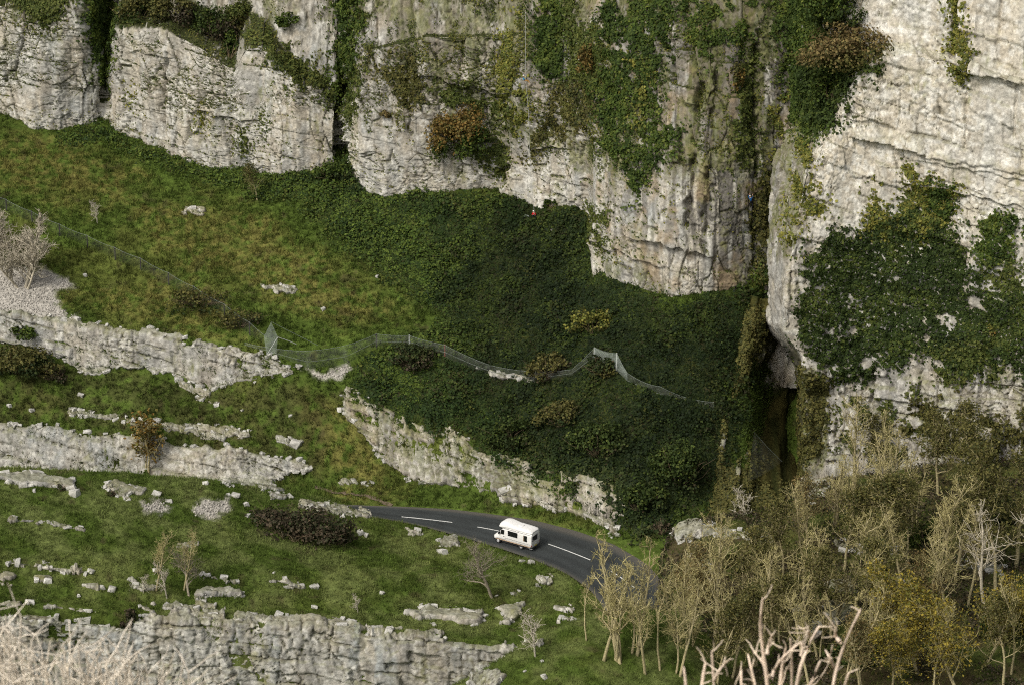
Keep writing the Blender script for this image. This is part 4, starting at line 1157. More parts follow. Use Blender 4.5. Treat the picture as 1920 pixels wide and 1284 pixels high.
def grow(rng, start, d, length, k, bend, up):
    """one wobbling shoot of k points"""
    pts = [np.array(start, float)]; d = unit(np.array(d, float))
    for i in range(k - 1):
        d = unit(d + bend * rng.normal(size=3) + np.array([0, 0, up]))
        pts.append(pts[-1] + d * length / (k - 1))
    return np.array(pts)

def tree_meshes(seed, h=11.0, r=0.17, stems=1, limbs=9, first=0.35, spread=0.8, up=0.12, subs=5, twigs=5, fine=1, bark=(0.40, 0.345, 0.19), twig=(0.42, 0.37, 0.165), leaf=None, nleaf=0, leafsize=0.22, twr=0.026, lean=0.12):
    rng = np.random.default_rng(seed)
    ts = Soup(); cs = Soup()
    bark = np.array(bark); twig = np.array(twig)
    K1, K2, K3, K4 = 9, 6, 5, 3
    L1, L2, L3, L4 = [], [], [], []
    R1, R2, R3, R4 = [], [], [], []
    for s in range(stems):
        d0 = np.array([rng.normal() * lean * (1 + 1.2 * (stems > 1)), rng.normal() * lean * (1 + 1.2 * (stems > 1)), 1])
        hh = h * (1 if s == 0 else rng.uniform(0.7, 0.95))
        tr = grow(rng, (rng.normal() * 0.15 * (stems > 1), rng.normal() * 0.15 * (stems > 1), -0.4), d0, hh, K1, 0.10, 0.05)
        L1.append(tr); rr = r * (1 if s == 0 else 0.75)
        R1.append(rr * np.linspace(1, 0.16, K1) ** 0.9)
        for i in range(limbs):
            f = first + (0.97 - first) * ((i + rng.random()) / limbs)
            q = f * (K1 - 1); a = int(q); base = tr[a] + (tr[min(a + 1, K1 - 1)] - tr[a]) * (q - a)
            ang = rng.random() * 6.283
            ll = hh * (1 - f * 0.72) * rng.uniform(0.42, 0.66) * spread
            di = np.array([math.cos(ang) * spread, math.sin(ang) * spread, rng.uniform(0.5, 1.2)])
            lb = grow(rng, base, di, ll, K2, 0.22, up)
            r0 = max(rr * (1 - f) * 0.7, twr * 2.4)
            L2.append(lb); R2.append(r0 * np.linspace(1, 0.35, K2))
            for j in range(subs):
                g = rng.uniform(0.25, 1.0); b = lb[min(int(g * (K2 - 1)), K2 - 1)]
                dj = unit(lb[-1] - lb[0]) + 0.75 * rng.normal(size=3) + np.array([0, 0, 0.25])
                sb = grow(rng, b, dj, ll * rng.uniform(0.35, 0.6), K3, 0.28, up)
                L3.append(sb); R3.append(max(r0 * 0.4, twr * 1.3) * np.linspace(1, 0.5, K3))
                for k in range(twigs):
                    b2 = sb[rng.integers(1, K3)]
                    dk = unit(sb[-1] - sb[0]) + 0.8 * rng.normal(size=3) + np.array([0, 0, 0.2])
                    tw = grow(rng, b2, dk, ll * rng.uniform(0.18, 0.38), K4, 0.25, up)
                    L4.append(tw); R4.append(twr * np.linspace(1, 0.55, K4))
                    for m in range(fine):
                        L4.append(grow(rng, tw[rng.integers(0, K4)], unit(dk) + 0.9 * rng.normal(size=3), ll * rng.uniform(0.12, 0.26), K4, 0.25, up)); R4.append(twr * 0.7 * np.linspace(1, 0.5, K4))
    V, f = tubes(L1, R1, 7); ts.add(V, f, bark)
    V, f = tubes(L2, R2, 4); ts.add(V, f, bark * 1.0)
    V, f = tubes(L3, R3, 3); cs.add(V, f, 0.5 * bark + 0.5 * twig)
    V, f = tubes(L4, R4, 3); cs.add(V, f, twig * (0.7 + 0.6 * np.repeat(rng.random(len(L4)), K4 * 3))[:, None])
    if leaf:
        ends = np.array(L4)[:, -1]
        pick = rng.integers(len(ends), size=nleaf)
        C = ends[pick] + rng.normal(size=(nleaf, 3)) * 0.28
        D = unit(np.array([0, -0.2, 0.8]) + rng.normal(size=(nleaf, 3)) * 0.7)
        T = unit(np.cross(D, rng.normal(size=(nleaf, 3)))); B = np.cross(D, T); s = (leafsize * (0.6 + 0.8 * rng.random(nleaf)))[:, None]
        V = np.stack([C - T * s * 0.5, C + B * s * 0.42 + D * s * .1, C + T * s * 0.5, C - B * s * 0.42 + D * s * .1], 1).reshape(-1, 3)
        cl = pal(leaf, nleaf, fbm(C[:, 0] / 1.2, C[:, 2] / 1.2, C[:, 1] / 1.2, 2, seed))
        cs.add(V, np.arange(4 * nleaf).reshape(-1, 4), np.repeat(cl, 4, axis=0))
    tm = ts.mesh('trunk', True); tm.materials.append(M_BARK)
    cm = cs.mesh('crown'); cm.materials.append(M_LEAF if leaf and nleaf > 1500 else M_BARK)
    return tm, cm

def place_tree(meshes, p, scale, rot, label, name='bare_tree', cat='tree', group=None, tilt=(0, 0)):
    root = empty(name, p)
    root.rotation_euler = (tilt[0], tilt[1], rot); root.scale = (scale,) * 3
    t = link('trunk', meshes[0], None, root)
    c = link('crown', meshes[1], None, root)
    tag(root, label, cat, group)
    return root

# ------------------------------------------------------------------ ivy, hanging plants and bushes on the cliffs
CL = ['cliff']; BU = ['buttress']
IVIES = [
    ('dark ivy filling the gully at the far left of the back cliff', CL, [(160, -60), (226, -60), (228, 45), (212, 75), (206, 110), (197, 165), (188, 150), (176, 95), (163, 40)], 'ivy', dict(dens=110, thickm=0.9)),
    ('green ivy fringe on the clifftop at the upper left corner', CL, [(10, -60), (140, -60), (118, 15), (98, 48), (60, 46), (40, 28)], 'mid', dict(dens=90)),
    ('thin green ivy sweeping diagonally down beside the central crack', CL, [(450, 70), (500, 55), (560, 105), (600, 115), (642, 155), (634, 205), (600, 185), (560, 165), (522, 135), (500, 100)], 'mid', dict(dens=60, hole=-0.1)),
    ('dark ivy plugging the top of the tall central crack', CL, [(636, -60), (676, -60), (670, 60), (652, 140), (640, 175), (630, 130), (636, 60)], 'ivy', dict(dens=110, thickm=1.0)),
    ('pale green climber strip right of the tall central crack', CL, [(668, 10), (696, 20), (690, 100), (674, 180), (655, 240), (644, 205), (655, 110)], 'mid', dict(dens=50, thickm=0.4, hole=-0.15)),
    ('olive plants hanging in a tongue on the grey wall above the round bush', CL, [(735, 110), (778, 108), (790, 150), (787, 200), (770, 238), (755, 212), (738, 150)], 'olive', dict(dens=75, hole=-0.3)),
    ('sparse olive tuft cluster left of the hanging tongue', CL, [(695, 95), (742, 120), (748, 160), (720, 150), (690, 125)], 'olive', dict(dens=40, hole=-0.05)),
    ('bright green ivy patch above the round autumn bush', CL, [(826, 168), (880, 148), (906, 180), (940, 195), (950, 228), (922, 248), (880, 208), (830, 195)], 'mid', dict(dens=80, hole=-0.35)),
    ('ivy apron hanging under the round autumn bush', CL, [(885, 285), (945, 240), (947, 335), (920, 312)], 'mid', dict(dens=85, hole=-0.4)),
    ('yellow-green climber strip below the clifftop left of the blue-shirted climber', CL, [(945, 25), (970, 25), (966, 120), (978, 165), (992, 205), (962, 255), (945, 205), (934, 120)], 'yellow', dict(dens=60, thickm=0.4, hole=-0.2)),
    ('dense dark ivy column right of the blue-shirted climber', CL, [(1012, -60), (1046, -60), (1055, 20), (1056, 80), (1052, 140), (1022, 152), (1003, 112), (1006, 50)], 'ivy', dict(dens=130, thickm=1.1, edge=8)),
    ('short ivy strip at the top beside the dense dark column', CL, [(1060, -60), (1080, -60), (1076, 30), (1068, 60), (1056, 70)], 'mid', dict(dens=80)),
    ('olive grass and ivy in the scoop beneath the orange shrub', CL, [(1040, 160), (1130, 150), (1112, 222), (1062, 262), (1022, 262), (1000, 300), (985, 290), (1035, 205)], 'olive', dict(dens=60, hole=-0.25)),
    ('greenery filling the recess around the orange shrub', CL, [(1072, 55), (1126, 50), (1130, 110), (1124, 160), (1085, 172), (1070, 122)], 'mid', dict(dens=90, hole=-0.4)),
    ('great triangular ivy sheet tapering to a point in the middle of the cliff', CL, [(1138, -60), (1275, -60), (1262, 60), (1236, 130), (1220, 165), (1242, 238), (1284, 248), (1252, 292), (1218, 330), (1196, 378), (1180, 342), (1160, 300), (1124, 260), (1113, 200), (1124, 110)], 'ivy', dict(dens=80, thickm=0.8, hole=-0.26, edge=18)),
    ('yellowish ivy streak within the great triangular sheet', CL, [(1178, 110), (1218, 120), (1216, 180), (1222, 228), (1195, 235), (1180, 180)], 'yellow', dict(dens=50, thickm=1.1, hole=-0.1)),
    ('mixed dark greenery along the top of the streaky grey wall', CL, [(1290, -60), (1440, -60), (1412, 60), (1372, 112), (1332, 132), (1292, 60)], 'ivy', dict(dens=65, hole=-0.08)),
    ('green strip of climbers below the small orange cliff shrub', CL, [(1382, 130), (1416, 105), (1412, 200), (1402, 312), (1370, 302), (1376, 200)], 'mid', dict(dens=60, hole=-0.2)),
    ('shadowy ivy mass behind the buttress top', CL, [(1440, -60), (1580, -60), (1560, 60), (1530, 120), (1512, 172), (1482, 165), (1460, 100)], 'ivy', dict(dens=90, thickm=1.0)),
    ('sparse yellow-green moss strip in the corner left of the buttress', CL, [(1440, 170), (1500, 180), (1500, 330), (1470, 330), (1440, 300)], 'yellow', dict(dens=40, thickm=0.35, hole=0.0)),
    ('dark olive moss curtain in the corner beside the lone blue climber', CL, [(1424, 330), (1476, 325), (1494, 420), (1484, 470), (1452, 492), (1428, 540), (1418, 470), (1416, 400)], 'olive', dict(dens=110, thickm=0.7, hole=-0.5)),
    ('green ivy ribbon running down the corner above the dark gully', CL, [(1400, 540), (1440, 500), (1430, 600), (1418, 650), (1392, 640)], 'ivy', dict(dens=90)),
    ('ivy tuft beside the cave arch of the middle buttress', CL, [(1110, 395), (1135, 400), (1130, 470), (1112, 460)], 'mid', dict(dens=60, hole=-0.2)),
    ('small ivy drip on the pale wall of the left cliff', CL, [(372, 208), (388, 215), (385, 240), (374, 235)], 'yellow', dict(dens=50, edge=5, thickm=0.3)),
    ('hooked ivy trail low on the left cliff', CL, [(446, 235), (456, 240), (468, 270), (462, 295), (450, 285)], 'mid', dict(dens=45, edge=5, thickm=0.3)),
    ('faint moss streak on the left cliff', CL, [(240, 155), (252, 175), (248, 215), (242, 205)], 'yellow', dict(dens=30, edge=5, thickm=0.2)),
    ('moss tongue right of the hooked ivy trail', CL, [(490, 200), (498, 230), (500, 255), (490, 245)], 'mid', dict(dens=45, edge=5, thickm=0.25)),
    ('dark greenery draped on the ledge left of the cream buttress', BU, [(1500, 120), (1560, 100), (1640, 130), (1600, 150), (1590, 172), (1572, 232), (1545, 245), (1520, 205)], 'dark', dict(dens=110, thickm=1.4, hole=-0.6)),
    ('yellow-green ivy hanging from the crack high on the cream buttress', BU, [(1764, -60), (1784, -60), (1796, 50), (1816, 80), (1820, 112), (1802, 158), (1786, 122), (1774, 98), (1788, 60)], 'yellow', dict(dens=110, edge=6, thickm=0.6)),
    ('wide dark ivy curtain across the lower half of the cream buttress', BU, [(1520, 470), (1560, 432), (1600, 442), (1640, 420), (1700, 395), (1760, 410), (1800, 440), (1812, 500), (1842, 540), (1990, 560), (1990, 700), (1880, 690), (1850, 682), (1820, 702), (1790, 692), (1720, 662), (1690, 690),
                                                                               (1640, 686), (1600, 702), (1570, 712), (1530, 690), (1506, 640), (1496, 590), (1510, 530)], 'dark', dict(dens=85, thickm=0.7, hole=-0.5, size=0.36, edge=20, holes_scale=2.4)),
    ('yellow-green ivy crest rising from the wide dark curtain', BU, [(1620, 430), (1638, 348), (1656, 380), (1672, 420), (1690, 380), (1702, 308), (1722, 330), (1750, 342), (1786, 362), (1782, 400), (1750, 440), (1680, 445)], 'yellow', dict(dens=85, thickm=0.6, hole=-0.35)),
    ('leafy bright clump on the crest of the wide curtain', BU, [(1745, 350), (1785, 358), (1788, 395), (1765, 412), (1742, 395)], 'ivy', dict(dens=110, thickm=1.0, edge=5)),
    ('separate ivy clump at the picture edge beside the wide curtain', BU, [(1842, 412), (1868, 398), (1900, 410), (1916, 432), (1900, 470), (1862, 500), (1832, 470)], 'ivy', dict(dens=90, thickm=0.7)),
    ('ragged ivy trailing down the pale wall at the picture edge', BU, [(1850, 500), (1900, 480), (1930, 540), (1900, 570), (1850, 540)], 'mid', dict(dens=70, hole=-0.2)),
    ('light green ivy skirt under the wide curtain', BU, [(1760, 640), (1830, 610), (1900, 640), (1880, 700), (1830, 720), (1770, 720), (1745, 680)], 'mid', dict(dens=70, thickm=0.9, hole=-0.2)),
    ('moss strip down the cave edge of the buttress', BU, [(1512, 700), (1545, 712), (1555, 800), (1522, 862), (1500, 905), (1490, 880), (1506, 820)], 'olive', dict(dens=90, thickm=0.5, hole=-0.4)),
    ('ivy covering the shaded upper corner of the buttress', BU, [(1460, -60), (1548, -60), (1552, 240), (1510, 258), (1470, 210)], 'ivy', dict(dens=110, thickm=0.7, hole=-0.5)),
    ('tiny leafy tuft on the pale foot of the buttress', BU, [(1500, 372), (1550, 378), (1548, 400), (1512, 402)], 'yellow', dict(dens=60, edge=5, thickm=0.4)),
    ('moss strip along the sunlit left edge of the buttress', BU, [(1500, 250), (1540, 250), (1525, 340), (1508, 380), (1490, 470), (1480, 440), (1496, 340)], 'yellow', dict(dens=50, thickm=0.4, hole=-0.15)),
    ('ivy scraps scattered over the pale foot of the buttress', BU, [(1600, 740), (1720, 720), (1740, 800), (1680, 860), (1600, 850), (1560, 800)], 'mid', dict(dens=50, hole=0.12, thickm=0.5)),
    ('brown scrub along the base of the buttress behind the wood', BU, [(1680, 760), (1800, 740), (1960, 740), (1960, 840), (1700, 850)], 'olive', dict(dens=70, hole=0.16, thickm=0.9)),
    ('dark ivy on the lower right of the road cutting', ['hillside', 'o40'], [(1010, 870), (1060, 860), (1170, 880), (1250, 940), (1240, 1000), (1185, 1010), (1165, 960), (1120, 905), (1050, 890)], 'bramble', dict(dens=90, thickm=0.9, hole=-0.45)),
    ('olive moss over the rib in the dark gully', ['gully'], [(1340, 590), (1410, 560), (1440, 590), (1420, 680), (1405, 790), (1430, 890), (1500, 960), (1300, 990), (1300, 880), (1345, 760)], 'olive', dict(dens=80, thickm=0.5, hole=-0.3)),
]
for lab, keys, poly, palette, kw in IVIES:
    ivy(lab, keys, poly, palette, **kw)

def tuft_acc(px, py, P, N):
    z = sst(-40, 40, sdpoly(px, py, [(640, -60), (1500, -60), (1500, 420), (1420, 420), (1290, 300), (1110, 330), (940, 270), (650, 240)]))
    z = np.maximum(z, 0.35 * sst(-20, 20, sdpoly(px, py, [(440, -60), (660, -60), (650, 150), (560, 120), (470, 60)])))
    return z * sst(0.08, 0.45, fbm(P[:, 0] / 1.6, P[:, 2] / 3.2, None, 4, 205)) + 0.5 * sst(0.45, 0.7, N[:, 2])
P, N, px, py = sample(['cliff'], 31, (-30, -60, 1500, 560), tuft_acc)
n = len(P)
cl = np.where((fbm(P[:, 0] / 4, P[:, 2] / 4, None, 2, 12) > 0)[:, None], pal('yellow', n) * 0.8, pal('mid', n))
o = link('moss', leaves_mesh('moss', P + N * (0.35 * RNG.random((n, 1))), N + 0.6 * RNG.normal(size=(n, 3)) + np.array([0, -.2, .3]), 0.24 * (0.5 + 0.9 * RNG.random(n)), cl), M_LEAF)
tag(o, 'moss and small tufts scattered over the back cliff', 'moss', None, 'stuff')

def bush(label, key, px, py, rx, ry, palette, pal2=None, dens=1.0, name='bush', cat='bush', size=0.35, group=None, lift=0.35, depth=0.7, twiggy=0.15):
    """ellipsoid shrub of leaves round short stems; px,py is its middle in the photo, rx,ry its half extents in pixels"""
    p, nrm = on(key, px, py + ry * 0.6, True)
    sc = np.linalg.norm(p - CAM) / F
    a, c = rx * sc, ry * sc
    ctr = on(key, px, py) + np.array([0, -1, 0.15]) * a * depth * 0.4
    nl = 7 + int(5 * a * c ** 0.5)
    lob = unit(RNG.normal(size=(nl, 3))) * (RNG.random((nl, 1)) ** 0.35) * np.array([0.95, 0.9, 0.85])
    lob[:, 2] = np.where(lob[:, 2] < -0.4, -lob[:, 2], lob[:, 2])
    lr = RNG.uniform(0.13, 0.42, nl)
    n = int(330 * a * c * dens) + 80
    pick = RNG.choice(nl, n, p=lr ** 2 / (lr ** 2).sum())
    D = unit(RNG.normal(size=(n, 3)))
    g = 1 + 0.5 * fbm(D[:, 0] * 2.2 + px + pick, D[:, 1] * 2.2, D[:, 2] * 2.2 + py, 3, 7)
    C = (lob[pick] + D * (lr[pick] * g * (0.45 + 0.6 * RNG.random(n) ** 0.6))[:, None]) * np.array([a, a * depth, c])
    sh = fbm(C[:, 0] / 0.8 + px, C[:, 2] / 0.8, C[:, 1] / 0.8, 3, 17)
    keepm = sh > -0.3
    C, D, sh = C[keepm], D[keepm], sh[keepm]; n = len(C)
    cl = pal(palette, n, sh)
    if pal2:
        w = sst(-0.3, 0.5, C[:, 2] / c - 0.6 * C[:, 0] / a * 0.8 + 0.5 * sh)
        cl = np.where((w > RNG.random(n))[:, None], pal(pal2, n, sh), cl)
    root = empty(name, ctr); tag(root, label, cat, group)
    link('foliage', leaves_mesh('foliage', C, D + 0.6 * RNG.normal(size=(n, 3)) + np.array([0, 0, .4]), size * (0.6 + 0.8 * RNG.random(n)), cl), M_LEAF, root)
    m = 7 + int(twiggy * 60)
    foot = p - ctr - nrm * 0.3
    pts = []
    for i in range(m):
        e = unit(RNG.normal(size=3)) * np.array([a, a * depth, c]) * RNG.uniform(0.5, 1.25); e[2] = abs(e[2]) * 0.9
        t = np.linspace(0, 1, 5)[:, None]
        pts.append(foot * (1 - t) + e * t + RNG.normal(size=(5, 3)) * 0.08 * a * t)
    V, f = tubes(pts, np.tile(np.linspace(0.05, 0.015, 5), (m, 1)), 3)
    link('stem', np_mesh('stem', V, f, 4, np.tile(np.array([0.16, 0.12, 0.075]), (len(V), 1))), M_BARK, root)
    return root

BUSHES = [
    ('round autumn bush, brown on its crown, growing from the cliff face', 'cliff', 862, 258, 58, 58, 'ivy', 'orange', {}),
    ('orange-leaved shrub in a recess of the cliff', 'cliff', 1102, 115, 20, 36, 'orange', None, dict(dens=0.5, twiggy=0.3)),
    ('small orange shrub clinging to the streaky grey wall', 'cliff', 1380, 148, 15, 32, 'orange', 'olive', dict(dens=0.8)),
    ('rusty little shrub on the wall right of the tall crack', 'cliff', 722, 215, 11, 10, 'brown', None, dict(dens=0.8)),
    ('broad brown-topped bush on the ledge beside the cream buttress', 'buttress', 1600, 95, 104, 50, 'olive', 'brown', dict(depth=0.6)),
    ('dark leafy bush at the top beside the buttress corner', 'buttress', 1560, 20, 60, 55, 'dark', 'ivy', dict(depth=0.6)),
    ('leafy bush below the pale branch on the ledge', 'buttress', 1560, 170, 46, 55, 'dark', 'ivy', dict(depth=0.6)),
    ('dark evergreen thicket on the clifftop ledge, leftmost of the ledge thickets', 'cliff', 262, 18, 44, 36, 'dark', 'olive', {}),
    ('dark clifftop thicket behind the bare clifftop branch', 'cliff', 330, 22, 46, 36, 'thicket', 'olive', {}),
    ('clifftop thicket sloping down to the notch in the left cliff', 'cliff', 400, 50, 44, 44, 'thicket', 'dark', {}),
    ('dark thicket in the notch of the left cliff top', 'cliff', 432, 90, 24, 34, 'dark', 'ivy', {}),
    ('olive thicket right of the notch on the left cliff top', 'cliff', 450, 30, 36, 30, 'olive', 'mid', {}),
    ('green bush under the tiered rocks near the top of the crack', 'cliff', 540, 40, 24, 16, 'ivy', None, {}),
    ('dark bush at the foot of the tall central crack', 'hillside', 628, 322, 40, 24, 'bramble', 'ivy', {}),
    ('leafy hump at the cliff foot right of the seated person', 'hillside', 1035, 385, 14, 12, 'ivy', None, {}),
    ('big spreading dark bramble in the middle of the near turf', NH, 545, 985, 112, 36, 'thicket', 'thicket', dict(depth=0.5, twiggy=1.6)),
    ('brown bramble tail at the lower right of the big spreading bramble', NH, 625, 1008, 40, 22, 'thicket', None, dict(depth=0.6, twiggy=0.5)),
    ('small brown bush among the crest boulders', NH, 112, 912, 16, 11, 'thicket', None, {}),
    ('low brown bush under the pale crest slab', NH, 207, 925, 10, 8, 'thicket', None, {}),
    ('dark upright bush on the lip of the bottom cliff', NH, 243, 1168, 17, 28, 'bramble', 'thicket', {}),
    ('dark scrub bush under the long limestone band at the left edge', 'hillside', 40, 680, 62, 36, 'bramble', 'olive', dict(twiggy=0.3)),
    ('second scrub bush right of the left-edge scrub', 'hillside', 100, 700, 30, 22, 'thicket', 'olive', dict(twiggy=0.3)),
    ('green bush growing in the corner of the long limestone band', 'hillside', 52, 622, 28, 14, 'ivy', None, {}),
    ('brown twiggy scrub behind the netting fence, middle of the slope', 'hillside', 370, 560, 66, 24, 'bramble', 'olive', dict(dens=0.28, twiggy=0.7)),
    ('dark scrub along the net just before the fence corner', 'hillside', 450, 600, 48, 24, 'bramble', 'olive', dict(dens=0.3, twiggy=0.6)),
    ('twiggy brown bush draped over the net beside the dark post', 'hillside', 775, 668, 48, 26, 'thicket', 'bramble', dict(twiggy=0.8)),
    ('grey-brown round bush behind the sagging middle of the net', 'hillside', 1028, 690, 46, 32, 'thicket', 'olive', dict(twiggy=0.8)),
    ('olive bush under the net where it climbs to its peak', 'hillside', 1130, 690, 34, 24, 'olive', 'bramble', dict(twiggy=0.4)),
    ('rounded dark bramble below the net, centre of the dark slope', 'hillside', 1050, 780, 50, 34, 'bramble', 'olive', dict(twiggy=0.4)),
    ('big shadowy bramble above the road cutting', 'hillside', 960, 810, 60, 36, 'bramble', 'dark', dict(twiggy=0.4)),
    ('dark bramble right of the road cutting top', 'hillside', 1120, 830, 60, 44, 'bramble', 'dark', dict(twiggy=0.3)),
    ('black-green bramble filling the lower gully', 'hillside', 1270, 880, 60, 60, 'bramble', 'dark', dict(twiggy=0.2)),
    ('dark shrub between the road cutting and the grass-topped ledge', 'hillside', 1205, 935, 46, 40, 'bramble', 'dark', {}),
    ('yellow-green shrub high in the dark slope near the net peak', 'hillside', 1110, 610, 44, 34, 'olive', 'yellow', dict(dens=0.5)),
    ('yellow leafy shrub inside the wide ivy curtain', 'buttress', 1860, 620, 14, 14, 'orange', 'yellow', {}),
    ('ivy bush at the foot of the yellow-leaved tree on the lower band', 'hillside', 272, 890, 16, 12, 'ivy', None, {}),
    ('spindly shrub on the verge inside the road bend', 'hillside', 1240, 990, 22, 22, 'thicket', None, dict(dens=0.3, twiggy=0.9)),
    ('dark green holly bush in the wood below the buttress', 'woodslope', 1700, 860, 40, 46, 'dark', 'ivy', {}),
    ('dark evergreen bush at the picture edge below the buttress', 'woodslope', 1890, 840, 60, 50, 'dark', 'ivy', {}),
    ('deep green bush low in the wood between pale trunks', 'woodslope', 1545, 1120, 26, 30, 'dark', 'ivy', {}),
    ('dark bush in the deepest shade of the wood', 'woodslope', 1850, 980, 50, 60, 'dark', 'bramble', {}),
    ('shaded undergrowth bush under the tall pale trunks', 'woodslope', 1740, 1010, 46, 40, 'bramble', 'ivy', {}),
    ('leafy bush near the ledge beside the bend', 'woodslope', 1400, 1060, 46, 40, 'bramble', 'olive', dict(twiggy=0.5)),
    ('brown leafy thicket under the wood edge', 'woodslope', 1290, 1090, 44, 50, 'thicket', 'brown', dict(dens=0.6, twiggy=0.6)),
    ('dark bush low in the wood above the antler twigs', 'woodslope', 1450, 1130, 50, 36, 'bramble', 'ivy', {}),
    ('dark bush at the bottom edge of the wood', 'woodslope', 1600, 1230, 60, 40, 'bramble', 'dark', {}),
    ('shadowy bush right of the yellow trees', 'woodslope', 1880, 1180, 50, 60, 'bramble', 'dark', {}),
]
for lab, key, x, y, rx, ry, p1, p2, kw in BUSHES:
    bush(lab, key, x, y, rx, ry, p1, p2, **kw)

# ------------------------------------------------------------------ ground cover: brambles on the dark slope, grass elsewhere
def dark_acc(px, py, P, N):
    a = fbm(P[:, 0] / 3, P[:, 1] / 3, None, 3, 500)
    m = sst(-25, 25, sdpoly(px, py, DARKSLOPE) + 40 * a)
    m2 = 0.85 * sst(-14, 14, 14 - np.abs(py - np.interp(px, FOOT[:, 0], FOOT[:, 1]) - 16)) * (px > 20) * (px < 700)      # darker belt at the cliff foot
    return np.maximum(m, m2) * sst(12, 20, np.hypot(px - 997, (py - 402) * 1.2))
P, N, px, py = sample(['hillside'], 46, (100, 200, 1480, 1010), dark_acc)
n = len(P)
h = 0.5 + 0.5 * fbm(P[:, 0] / 1.0, P[:, 1] / 1.0, None, 3, 33)
h = 0.6 * h + 0.4 * sst(-0.2, 0.5, fbm(P[:, 0] / 3.5, P[:, 1] / 3.5, None, 3, 34))
C = P + N * (1.1 * sst(0.2, 0.9, h) * RNG.random(n) ** 0.7)[:, None]
cl = pal('bramble', n, fbm(P[:, 0] / 2.5, P[:, 1] / 2.5, None, 4, 35))
yl = fbm(P[:, 0] / 5, P[:, 1] / 4, None, 4, 39) + 0.55 * (1 - sst(620, 980, px + 0.5 * (py - 500)))
cl = np.where((sst(0.0, 0.5, yl) * 0.75 > RNG.random(n))[:, None], pal('mid', n, fbm(P[:, 0], P[:, 1], None, 2, 40)), cl)
y2 = fbm(P[:, 0] / 3 + 50, P[:, 1] / 3, None, 3, 43)
cl = np.where((sst(0.15, 0.5, y2) * 0.3 > RNG.random(n))[:, None], pal('olive', n), cl)
cl = cl * np.array([0.86, 1.06, 0.72])
cl = cl * (1 - 0.5 * sst(-70, 60, sdpoly(px, py, [(900, 400), (1110, 400), (1115, 520), (1260, 570), (1430, 560), (1400, 900), (1250, 1000), (1160, 960), (1000, 860), (900, 740), (830, 560)])))[:, None]  # shade of the hollow under the cliffs, painted into the leaf colour
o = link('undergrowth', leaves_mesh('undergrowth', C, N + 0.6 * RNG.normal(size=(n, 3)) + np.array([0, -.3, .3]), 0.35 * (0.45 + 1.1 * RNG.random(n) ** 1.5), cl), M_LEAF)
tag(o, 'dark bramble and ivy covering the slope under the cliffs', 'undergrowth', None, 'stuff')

def blades(name, P, N, col, hgt, wid, label, per=4):
    n = len(P) * per
    B = np.repeat(P, per, 0) + RNG.normal(size=(n, 3)) * np.array([0.14, 0.14, 0.0])
    up = unit(np.repeat(N, per, 0) * 0.6 + np.array([0, 0, 0.7]) + RNG.normal(size=(n, 3)) * 0.42)
    s = unit(np.cross(up, RNG.normal(size=(n, 3))))
    h = (hgt * (0.55 + 0.9 * RNG.random(n)))[:, None]
    V = np.stack([B - s * wid - up * 0.05, B + s * wid - up * 0.05, B + up * h], 1).reshape(-1, 3)
    c = np.repeat(np.repeat(col, per, 0) * (0.75 + 0.55 * RNG.random((n, 1))), 3, 0)
    o = link(name, np_mesh(name, V, np.arange(3 * n).reshape(-1, 3), 3, c), M_GRASS)
    return tag(o, label, 'grass', None, 'stuff')

def bare(px, py):
    """1 where rock or scree is bare"""
    m = 0 * px
    for q in SCREES: m = np.maximum(m, sst(-3, 3, sdpoly(px, py, q)))
    return m
def grass_on(key, dens, bbox, hgt, wid, label, per=3, near=False):
    s = SHEETS[key]
    road_poly = [tuple(q) for q in FAR] + [tuple(q) for q in NEAR[::-1]]
    rp = np.array([flat_pt(*q)[:2] for q in road_poly])
    def acc(px, py, P, N):
        a = (1 - bare(px, py)) * (0.35 + 0.65 * sst(-0.4, 0.2, fbm(P[:, 0] / 1.3, P[:, 1] / 1.3, None, 3, 55)))
        rd = sdpoly(P[:, 0], P[:, 1], rp)
        a = np.where(rd > -0.25, 0, a)
        if key == 'hillside': a = a * (1 - 0.9 * dark_acc(px, py, P, N))
        return a
    P, N, px, py = sample([key], dens, bbox, acc)
    c, dk, br = turf_col(P, px, py, s.seed, near)
    blades('grass', P, N, c * (1.38 if near else 1.14), hgt, wid, label, per)
grass_on('hillside', 11.5, (-60, 190, 1480, 1010), 0.44, 0.045, 'rough tawny grass on the slope below the cliffs')
grass_on(NH, 19, (-40, 860, 1150, 1210), 0.28, 0.04, 'short green turf on the terraced near hill', near=True)
grass_on(NH, 1.1, (-40, 860, 1150, 1210), 0.5, 0.05, 'taller tussocks dotted over the near hill', near=True, per=7)
grass_on('hillside', 1.6, (-60, 190, 1480, 1010), 0.7, 0.06, 'tall pale tussocks dotted over the slope below the cliffs', per=7)
grass_on('knoll', 22, (820, 1120, 1420, 1310), 0.30, 0.03, 'bright green grass on the knoll', near=True)
grass_on('woodslope', 4.5, (1210, 820, 1990, 1310), 0.45, 0.03, 'dim grass under the wood')
def wood_acc(px, py, P, N): return 0.8 * sst(-0.2, 0.3, fbm(P[:, 0] / 2.5, P[:, 1] / 2.5, None, 3, 65))
P, N, px, py = sample(['woodslope'], 36, (1210, 820, 1990, 1310), wood_acc)
n = len(P)
o = link('leaf_litter', leaves_mesh('leaf_litter', P + N * (0.6 * RNG.random((n, 1))), N + 0.6 * RNG.normal(size=(n, 3)), 0.28 * (0.6 + 0.8 * RNG.random(n)), pal('thicket', n, fbm(P[:, 0] / 2, P[:, 1] / 2, None, 3, 66)) * 1.1), M_LEAF)
tag(o, 'ivy and leaf litter on the floor of the wood', 'undergrowth', None, 'stuff')

